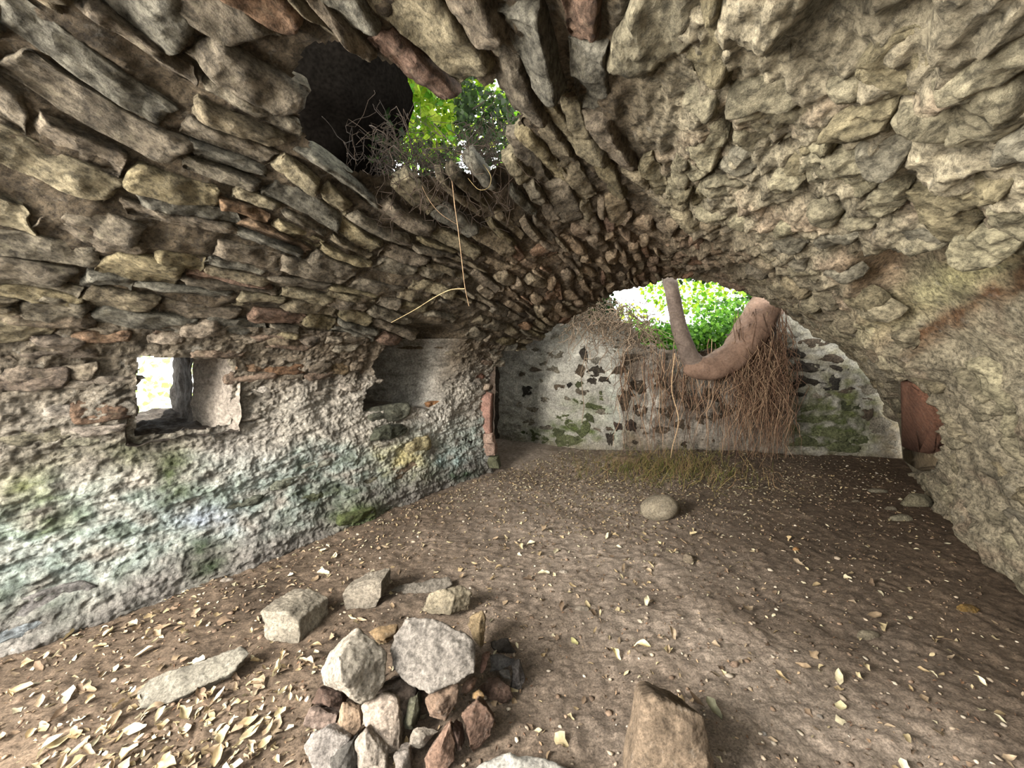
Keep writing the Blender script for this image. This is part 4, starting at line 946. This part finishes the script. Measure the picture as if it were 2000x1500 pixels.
def strand(p0, p1, sag, wob, rg, n=9):
    t = np.linspace(0, 1, n)[:, None]; P = p0 * (1 - t) + p1 * t
    P[:, 2] -= sag * np.sin(t[:, 0] * math.pi)
    ph = rg.uniform(0, 50)
    for k in range(3): P[:, k] += wob * np.sin(t[:, 0] * math.pi) * noise3(t[:, 0] * 3 + ph, k * 7.1, ph) * 1.5 + wob * .2 * noise3(t[:, 0] * 5 + ph, k * 3.1, 2.0)
    return P
VINE = [lin(112, 86, 68), lin(134, 108, 86), lin(84, 64, 52), lin(160, 134, 108)]
def vine_mass():
    rg = np.random.default_rng(31); B = Bag()
    for i in range(430):                                    # curtain of rootlets beside the trunk
        x0 = 1428 + 108 * rg.random() ** .8; y0 = rg.uniform(600, 740); Y0 = rg.uniform(5.55, 5.86)
        u = (x0 - 1425) / 113
        x1 = 1418 + 120 * u + rg.normal() * 16; y1 = rg.uniform(760, 915); Y1 = Y0 - rg.uniform(-.05, .35)
        p0, p1 = pix(x0, y0, Y0), pix(x1, y1, Y1); p1[2] = max(p1[2], floor_z(p1[0], p1[1]) + .005)
        V, f = tube(strand(p0, p1, -.03, .19, rg), np.linspace(.0036, .0015, 9) * rg.uniform(.7, 1.5), 4); B.add(V, f, VINE[rg.integers(4)] * rg.uniform(.7, 1.2))
    o = B.build('rootlet_curtain', M_TWIG)
    tag(o, 'thick curtain of reddish-brown hanging rootlets below the bent trunk', 'roots', kind='stuff')
    B = Bag()
    for i in range(120):                                    # thin creepers over the middle of the end wall
        x0 = rg.uniform(1205, 1440); y0 = rg.uniform(660, 740); Y0 = rg.uniform(5.85, 6.0)
        x1 = x0 + rg.normal() * 22; y1 = rg.uniform(780, 900); p0 = pix(x0, y0, Y0); p1 = pix(x1, y1, Y0 - rg.uniform(0, .15)); p1[2] = max(p1[2], .02)
        V, f = tube(strand(p0, p1, -.02, .08, rg), np.linspace(.005, .002, 9) * rg.uniform(.6, 1.4), 4); B.add(V, f, VINE[rg.integers(4)] * rg.uniform(.8, 1.4))
    o = B.build('wall_creepers', M_TWIG); tag(o, 'thin dead creepers trailing down the middle of the end wall', 'creeper', kind='stuff')
    B = Bag()
    for i in range(330):                                    # dry tangle on the left shoulder of the opening
        x0 = rg.uniform(1105, 1275); y0 = 600 + rg.normal() * 22 + max(0, x0 - 1180) * .5; Y0 = rg.uniform(5.6, 6.1)
        x1 = x0 + rg.normal() * 34; y1 = y0 + abs(rg.normal()) * 45
        V, f = tube(strand(pix(x0, y0, Y0), pix(x1, y1, Y0 - rg.uniform(0, .2)), rg.uniform(-.05, .1), .12, rg), .004 * rg.uniform(.6, 1.6), 4); B.add(V, f, lin(150, 132, 112) * rg.uniform(.4, 1.2))
    o = B.build('dry_twig_tangle', M_TWIG); tag(o, 'tangle of pale dry twigs hanging at the edge of the broken opening', 'twigs', kind='stuff')
    B = Bag()
    for i in range(300):                                    # roots round the hole in the crown
        x0 = rg.uniform(690, 1000); yy = rg.uniform(285, 350)
        C = hit(x0, yy); C = C + np.array([0, rg.uniform(.0, .5), rg.uniform(.05, .35)])
        e = C + np.array([rg.normal() * .16, rg.normal() * .12, -rg.uniform(.05, .42)])
        V, f = tube(strand(C, e, 0, .14, rg, 14), .0019 * rg.uniform(.5, 1.5), 4); B.add(V, f, lin(46, 37, 29) * rg.uniform(.5, 1.3))
    o = B.build('hanging_root_tangle', M_TWIG); tag(o, 'tangle of dark roots and stems hanging inside the hole in the crown', 'roots', kind='stuff')
    def single(name, label, path, r, c):
        P = spline([pix(*q) for q in path], 10); V, f = tube(P, np.linspace(r, r * .5, len(P)), 6)
        tag(mesh_obj(name, V, f, M_TWIG, None, c, origin=P[0]), label, 'vine' if 'vine' in name else 'twig')
    single('hanging_vine', 'single long thin vine hanging from the hole in the crown', [(872, 320, 2.55), (882, 350, 2.5), (888, 400, 2.5), (895, 450, 2.5), (902, 510, 2.52), (908, 560, 2.54), (916, 598, 2.54)], .0042, lin(128, 106, 82))
    single('hanging_vine', 'pale twig slanting from the tip of the long vine', [(907, 564, 2.54), (880, 566, 2.56), (850, 580, 2.6), (810, 605, 2.64), (764, 630, 2.7)], .0036, lin(140, 122, 90))
    single('hanging_vine', 'short vine joining the long one from the side of the bright leaves', [(812, 330, 2.5), (832, 380, 2.48), (858, 415, 2.47), (892, 438, 2.49)], .0028, lin(98, 80, 60))
    single('hanging_vine', 'looping pale tendril at the dark edge of the crown hole', [(892, 300, 2.5), (930, 310, 2.48), (957, 340, 2.46), (955, 365, 2.46), (935, 370, 2.46), (914, 348, 2.47)], .0028, lin(112, 98, 66))
    single('hanging_vine', 'pale creeper hanging alone down the middle of the end wall', [(1318, 690, 5.7), (1312, 760, 5.62), (1325, 820, 5.55), (1312, 880, 5.45), (1308, 930, 5.3)], .010, lin(176, 150, 118))
    single('twig', 'dry straight twig lying on the open floor', [(1470, 1097, 2.88), (1490, 1101, 2.86), (1517, 1108, 2.82)], .006, lin(186, 170, 148))
    single('twig', 'thin pale twig beside leaf scraps on the dusty path', [(1515, 1203, 2.28), (1530, 1207, 2.27), (1545, 1213, 2.24)], .005, lin(176, 160, 132))
    single('twig', 'long brown stick in the leaf drift beside the flat slab', [(208, 1416, 1.60), (230, 1402, 1.63), (248, 1396, 1.65)], .006, lin(160, 120, 92))
vine_mass()

# ------------------------------------------------------------------ fallen leaves
def leaf_shape(kind, rg, n=6):
    """a curled leaf about 1 long: three columns (five for the lobed kind), folded along the midrib"""
    t = np.linspace(0, 1, n)
    if kind == 0: w = 0.30 * np.sin(np.pi * np.clip(t, .02, 1)) ** .8
    elif kind == 1: w = 0.42 * np.sin(np.pi * np.clip(t, .02, 1)) ** .6 * (1 + .35 * np.cos(t * 9))
    else: w = 0.36 * (1 - t) ** .4 * np.clip(t * 5, 0, 1)
    fold = rg.uniform(.2, .9); curl = rg.uniform(-1.2, 1.6); twist = rg.uniform(-.7, .7)
    V = []
    for i in range(n):
        for s in (-1, -.5, 0, .5, 1):
            x = t[i] - .5; y = s * w[i] * math.cos(fold * abs(s)); z = abs(s) * w[i] * math.sin(fold) * .8
            z += curl * (x * x) * .6; a = twist * x * 2
            y, z = y * math.cos(a) - z * math.sin(a), y * math.sin(a) + z * math.cos(a)
            V.append((x, y + .04 * math.sin(i * 2.1 + s), z))
    V = np.array(V); V[:, 2] -= V[:, 2].min()
    return V, grid_faces(n, 5)
LEAFV = [leaf_shape(k % 3, np.random.default_rng(50 + k)) for k in range(9)]
LEAFM = []
for V, f in LEAFV:
    o = mesh_obj('fallen_leaf_shape', V, f, M_DRY, None, np.array([1.0, 1.0, 1.0])); LEAFM.append(o.data); bpy.data.objects.remove(o)
LC = [lin(186, 170, 134), lin(166, 146, 112), lin(140, 121, 97), lin(196, 186, 156), lin(116, 98, 80), lin(158, 140, 116)]
def density(x, y):
    """drifts: along the near left, under the opening, a sprinkle everywhere"""
    n = NX[0] * x + NX[1] * y; a = AX[0] * x + AX[1] * y
    drift = np.exp(-(((x + 1.25) / .6) ** 2 + ((y - 1.55) / .28) ** 2)) * 1.6 + np.exp(-(((x + .85) / .35) ** 2 + ((y - 1.72) / .22) ** 2))
    back = 1.5 * np.exp(-(((x - 1.7) / 1.6) ** 2 + ((y - 4.9) / .75) ** 2)) + .5 * np.exp(-(((x - .9) / 1.0) ** 2 + ((y - 3.9) / .6) ** 2))
    wallf = .35 * np.exp(-((n + 3.1) / .35) ** 2)
    return drift + back + wallf + .10
def rest_rot(rg, tilt=.35):
    from mathutils import Euler
    return Euler((rg.normal() * tilt, rg.normal() * tilt, rg.uniform(0, 6.283)))
def scatter(num, rg, box, pw=1.0):
    out = []
    while len(out) < num:
        x, y = rg.uniform(box[0], box[1]), rg.uniform(box[2], box[3])
        n = NX[0] * x + NX[1] * y
        if n < -3.28 or n > .85: continue
        if y > back_y(x) - .1: continue
        if rg.random() < density(x, y) ** pw: out.append((x, y))
    return out
def in_pile(x, y): return (-.95 < x < .10 and 1.35 < y < 2.15) or ((x - .4) ** 2 + (y - 1.5) ** 2 < .03) 
def leaves():
    rg = np.random.default_rng(77)
    spots = []
    # the ones that show: near drift first
    for x, y in scatter(330, rg, (-2.6, -.45, 1.25, 2.4), 1.0):
        if not in_pile(x, y) and len(spots) < 190: spots.append((x, y, 'dry curled tan leaf in the drift beside the long flat slab', 'dry leaves drifted near the flat slab'))
    k = 0
    for x, y in scatter(400, rg, (-.4, 2.4, 1.35, 3.4), .35):
        if not in_pile(x, y) and k < 70: spots.append((x, y, 'dry leaf scrap lying singly on the open earth floor', 'single leaf scraps on the open floor')); k += 1
    k = 0
    for x, y in scatter(300, rg, (-1.6, 1.2, 2.3, 3.2), .35):
        if not in_pile(x, y) and k < 38: spots.append((x, y, 'pale dry leaf on the floor between fire ring and limewashed wall', 'leaves between ring and wall')); k += 1
    for x, y, lab, gr in spots:
        m = LEAFM[rg.integers(len(LEAFM))]; o = bpy.data.objects.new('fallen_leaf', m); COL.objects.link(o)
        s = rg.uniform(.035, .085); o.scale = (s, s * rg.uniform(.6, 1.0), s); o.rotation_euler = rest_rot(rg)
        o.location = (x, y, float(floor_z(x, y)) + .006 + rg.uniform(0, .012)); c = LC[rg.integers(len(LC))] * rg.uniform(.75, 1.2); o.color = (*c, 1)
        tag(o, lab, 'leaf', gr)
    for (px_, py_, s, c, lab) in ((1255, 1268, .085, lin(226, 210, 160), 'bright cream leaf scrap, longest of three in a row on the floor'), (1202, 1280, .07, lin(222, 206, 156), 'cream leaf scrap broken in two beside the longest one'), (1305, 1276, .055, lin(226, 212, 164), 'small cream leaf scrap at the end of the row of three'), (1122, 1252, .06, lin(176, 170, 120), 'olive-tan curled leaf at the edge of the dark patch'), (1642, 1386, .07, lin(200, 190, 150), 'pale angular leaf on the floor beyond the foreground block'), (1395, 1400, .09, lin(120, 118, 96), 'grey-green torn leaf touching the foreground block')):
        g = ground(px_, py_); o = bpy.data.objects.new('fallen_leaf', LEAFM[rg.integers(9)]); COL.objects.link(o); o.scale = (s, s, s); o.rotation_euler = rest_rot(rg, .15); o.location = (g[0], g[1], float(floor_z(g[0], g[1])) + .008); o.color = (*c, 1); tag(o, lab, 'leaf')
    # the finer litter
    B = Bag()
    for x, y in scatter(7500, rg, (-3.4, 5.8, 1.2, 6.2), 1.0):
        V, f = leaf_shape(rg.integers(3), rg, 4); s = rg.uniform(.014, .042); R = np.array(rest_rot(rg, .4).to_matrix())
        B.add((V * s) @ R.T + np.array([x, y, float(floor_z(x, y)) + .004]), f, LC[rg.integers(6)] * rg.uniform(.35, 1.0))
    for x, y in scatter(5000, rg, (-3.4, 5.8, 1.2, 6.2), .3):
        V, f = leaf_shape(0, rg, 3); s = rg.uniform(.008, .022); R = np.array(rest_rot(rg, .5).to_matrix())
        B.add((V * s) @ R.T + np.array([x, y, float(floor_z(x, y)) + .004]), f, [lin(150, 124, 98), lin(176, 152, 122), lin(110, 84, 64), lin(90, 70, 56)][rg.integers(4)] * rg.uniform(.6, 1.2))
    o = B.build('leaf_litter', M_DRYS); tag(o, 'fine brown leaf litter strewn over the earth floor', 'litter', kind='stuff')
    # pebbles and grit
    B = Bag(); ico = bmesh.new(); bmesh.ops.create_icosphere(ico, subdivisions=1, radius=1); ico.verts.index_update()
    IV = np.array([v.co[:] for v in ico.verts]); IF = np.array([[v.index for v in f.verts] for f in ico.faces]); ico.free()
    for i in range(3800):
        x, y = rg.uniform(-3, 5.6), 1.2 + 4.8 * rg.random() ** 1.4; n = NX[0] * x + NX[1] * y
        if n < -3.3 or n > .9 or y > back_y(x) - .1: continue
        s = rg.uniform(.003, .011) * (1 + .6 * (rg.random() < .06)); V = IV * (s * np.array([rg.uniform(.7, 1.5), rg.uniform(.7, 1.5), rg.uniform(.4, .8)])) * (1 + .2 * rg.normal(size=(len(IV), 1)))
        B.add(V + np.array([x, y, float(floor_z(x, y)) + s * .2]), IF, [lin(160, 145, 126), lin(128, 108, 90), lin(100, 84, 70), lin(182, 170, 152)][rg.integers(4)] * rg.uniform(.6, 1.15))
    o = B.build('floor_grit', M_DRYS, smooth=False); tag(o, 'small pebbles and grit lying on the earth floor', 'grit', kind='stuff')
leaves()

# ------------------------------------------------------------------ weeds below the opening, greenery outside
def leaf_cloud(name, label, centers, num, size, cols, rg, cat, stems=0, up=.3, mat=None, face=None):
    B = Bag(); base = np.array([[0, -.5, 0], [.42, -.1, .1], [0, .55, -.05], [-.42, -.1, .1]]); fc = np.array([[0, 1, 2, 3]])
    pr = np.array([c[2] for c in centers], float); pr /= pr.sum()
    for i in range(num):
        c, r, _, shell = centers[rg.choice(len(centers), p=pr)]
        d = rg.normal(size=3); d /= np.linalg.norm(d); k = rg.random() ** (1 / 3) if not shell else rg.uniform(.8, 1.05)
        P = np.asarray(c) + d * np.asarray(r) * k
        z = np.array([rg.normal() * .6, rg.normal() * .6 - .35, rg.normal() * .5 + up]); z /= np.linalg.norm(z); x = np.cross(z, rg.normal(size=3)); x /= np.linalg.norm(x); y = np.cross(z, x)
        s = size * rg.uniform(.6, 1.4)
        B.add(base * s @ np.stack([x, y, z]) + P, fc, cols[rg.integers(len(cols))] * rg.uniform(.7, 1.25))
    o = B.build(name, mat or M_LEAF, smooth=False); tag(o, label, cat, kind='stuff'); return o
rg = np.random.default_rng(5)
GREEN = [lin(76, 124, 36), lin(98, 148, 44), lin(56, 96, 30), lin(116, 164, 56)]
YGREEN = [lin(138, 164, 40), lin(120, 158, 36), lin(160, 176, 60), lin(88, 136, 32)]
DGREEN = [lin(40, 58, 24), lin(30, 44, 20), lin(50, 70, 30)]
def weeds():
    B = Bag(); r = np.random.default_rng(88)
    for i in range(900):
        x, y = 2.0 + r.normal() * .55, 5.15 + r.normal() * .32
        if y > 5.9: continue
        z = float(floor_z(x, y)); h = r.uniform(.04, .22)
        V, f = tube(strand(np.array([x, y, z]), np.array([x + r.normal() * .09, y + r.normal() * .07, z + h]), -.01, .03, r, 5), np.linspace(.0035, .001, 5), 3)
        B.add(V, f, [lin(104, 100, 56), lin(128, 112, 72), lin(90, 92, 44), lin(132, 106, 78)][r.integers(4)] * r.uniform(.6, 1.2))
    o = B.build('weeds', M_TWIG); tag(o, 'low straggly weeds and dry stalks on the mound below the opening', 'weeds', kind='stuff')
weeds()
# bank of earth and ivy behind the broken end wall
def bank():
    x = np.linspace(-1.5, 8, 120); y = np.linspace(0, 1, 70); X, Y = np.meshgrid(x, y, indexing='ij'); Y = back_y(X) + .18 + (12.5 - back_y(X)) * Y
    Z = 1.50 + .14 * (Y - 6.4) + .15 * fbm(X * .8, Y * .8, 3.0, 4)
    o = mesh_obj('ground_bank', np.stack([X, Y, Z], -1).reshape(-1, 3), grid_faces(120, 70), M_SOIL, None, lin(60, 62, 34)); tag(o, 'earth bank outside behind the broken end wall', 'bank', kind='structure')
bank()
leaf_cloud('ivy_bank', 'bright sunlit ivy and bramble leaves seen through the broken opening', [((2.0, 6.9, 1.80), (.8, .35, .22), 3, False), ((3.0, 7.0, 1.85), (.8, .35, .25), 3, False), ((4.0, 7.0, 1.95), (.7, .4, .35), 2.5, False), ((2.6, 7.8, 2.0), (1.2, .6, .28), 2.2, False), ((4.3, 7.8, 2.3), (.7, .6, .5), 2.2, False), ((2.2, 6.35, 1.66), (.7, .12, .10), .8, False)], 5200, .085, GREEN, rg, 'ivy')
leaf_cloud('tree_foliage', 'sunlit yellow-green tree leaves high beyond the broken opening', [((4.6, 10.5, 3.5), (1.2, 1, .9), 3, False), ((2.6, 11, 2.7), (1.6, 1, .35), 1.2, False), ((5.6, 9.5, 3.2), (1, 1, 1.4), 2, False), ((1.2, 10, 3.2), (1.0, .8, .9), 1.3, False)], 1900, .13, YGREEN, rg, 'foliage')
leaf_cloud('overhanging_leaves', 'dark ivy leaves fringing the top of the broken opening', [((2.2, 5.95, 2.78), (1.4, .25, .14), .7, False), ((1.3, 6.1, 2.35), (.35, .2, .25), 1, False), ((3.9, 6.0, 2.6), (.5, .2, .25), .7, False)], 700, .07, DGREEN + GREEN[2:3], rg, 'ivy')
# above the hole in the crown: an earth mass on the dark side, lit leaves in the middle
_c = pix(660, 215, 2.9)
def shade_mass(c, r, label, seed):
    bm = bmesh.new(); bmesh.ops.create_icosphere(bm, subdivisions=4, radius=1); bm.verts.index_update()
    V = np.array([v.co[:] for v in bm.verts]); Fc = np.array([[v.index for v in f.verts] for f in bm.faces]); bm.free()
    V = V * (1 + .18 * fbm(V[:, 0] * 2 + seed, V[:, 1] * 2, V[:, 2] * 2, 4)[:, None]) * np.asarray(r) + np.asarray(c)
    o = mesh_obj('shade_mound', V, Fc, M_EARTH, None, lin(13, 11, 9), origin=V.mean(0)); tag(o, label, 'earth mound', kind='structure')
shade_mass((6.4, 5.1, 2.5), (1.5, 1.0, .9), 'added earth mass outside, blocking sun over the shaded corner', 3.0)  # added outside the right wall to keep sun off the end wall
shade_mass((0.2, 6.7, 2.95), (1.1, 1.1, .5), 'added earth lump blocking light from the gap over the side passage', 5.0)  # added to stop sun streaks on the left of the end wall
shade_mass(pix(650, 190, 3.0), (.58, .7, .62), 'soil and rubble coloured black as shade, over the crown hole on its dark side', 1.0)  # near-black colour stands in for the deep shade of the hole
leaf_cloud('ivy_over_vault', 'sunlit yellow-green leaves seen up through the crown hole', [(pix(830, 200, 4.2), (.5, .6, .75), 3, False), (pix(960, 190, 4.6), (.5, .6, .6), 1.2, False), (pix(850, 60, 4.6), (1.0, .6, .7), 2, False)], 4300, .09, YGREEN, rg, 'ivy')  # ivy growing over the vault top
leaf_cloud('shaded_ivy', 'dark shaded ivy leaves crowding the side of the crown hole', [(pix(955, 250, 3.1), (.28, .3, .26), 2, False), (pix(905, 170, 3.2), (.10, .3, .3), 1, False), (pix(735, 230, 3.0), (.22, .3, .35), 1.6, False), (pix(830, 330, 3.3), (.6, .4, .12), 1.5, False)], 2300, .05, DGREEN, rg, 'ivy')  # dark greens carry the shade of the dense foliage here
leaf_cloud('sun_block_leaves', 'added leaf mass out of view, blocking sun at the broken end of the vault', [((2.6, 8.4, 5.3), (3.2, 1.0, .8), 2, False), ((2.6, 7.4, 4.4), (3.0, .6, .5), 1, False)], 4200, .24, GREEN, rg, 'foliage')  # unseen crown, added so direct sun misses the floor
leaf_cloud('sun_block_leaves', 'added leaf mass out of view, blocking sun over the crown hole', [((-1.2, 1.4, 5.2), (2.4, 1.6, .5), 2, False), ((-1.0, 2.6, 5.6), (2.0, 1.6, .5), 2, False)], 3200, .26, GREEN, rg, 'foliage')  # unseen leaves, added to stop sun falling through the crown hole
leaf_cloud('bush_foliage', 'pale sunlit leaves outside the slit window', [(pix(300, 760, 6.0), (1.4, 1.0, 1.0), 2, False)], 620, .10, [lin(150, 170, 96), lin(130, 158, 84), lin(170, 184, 120)], rg, 'foliage')
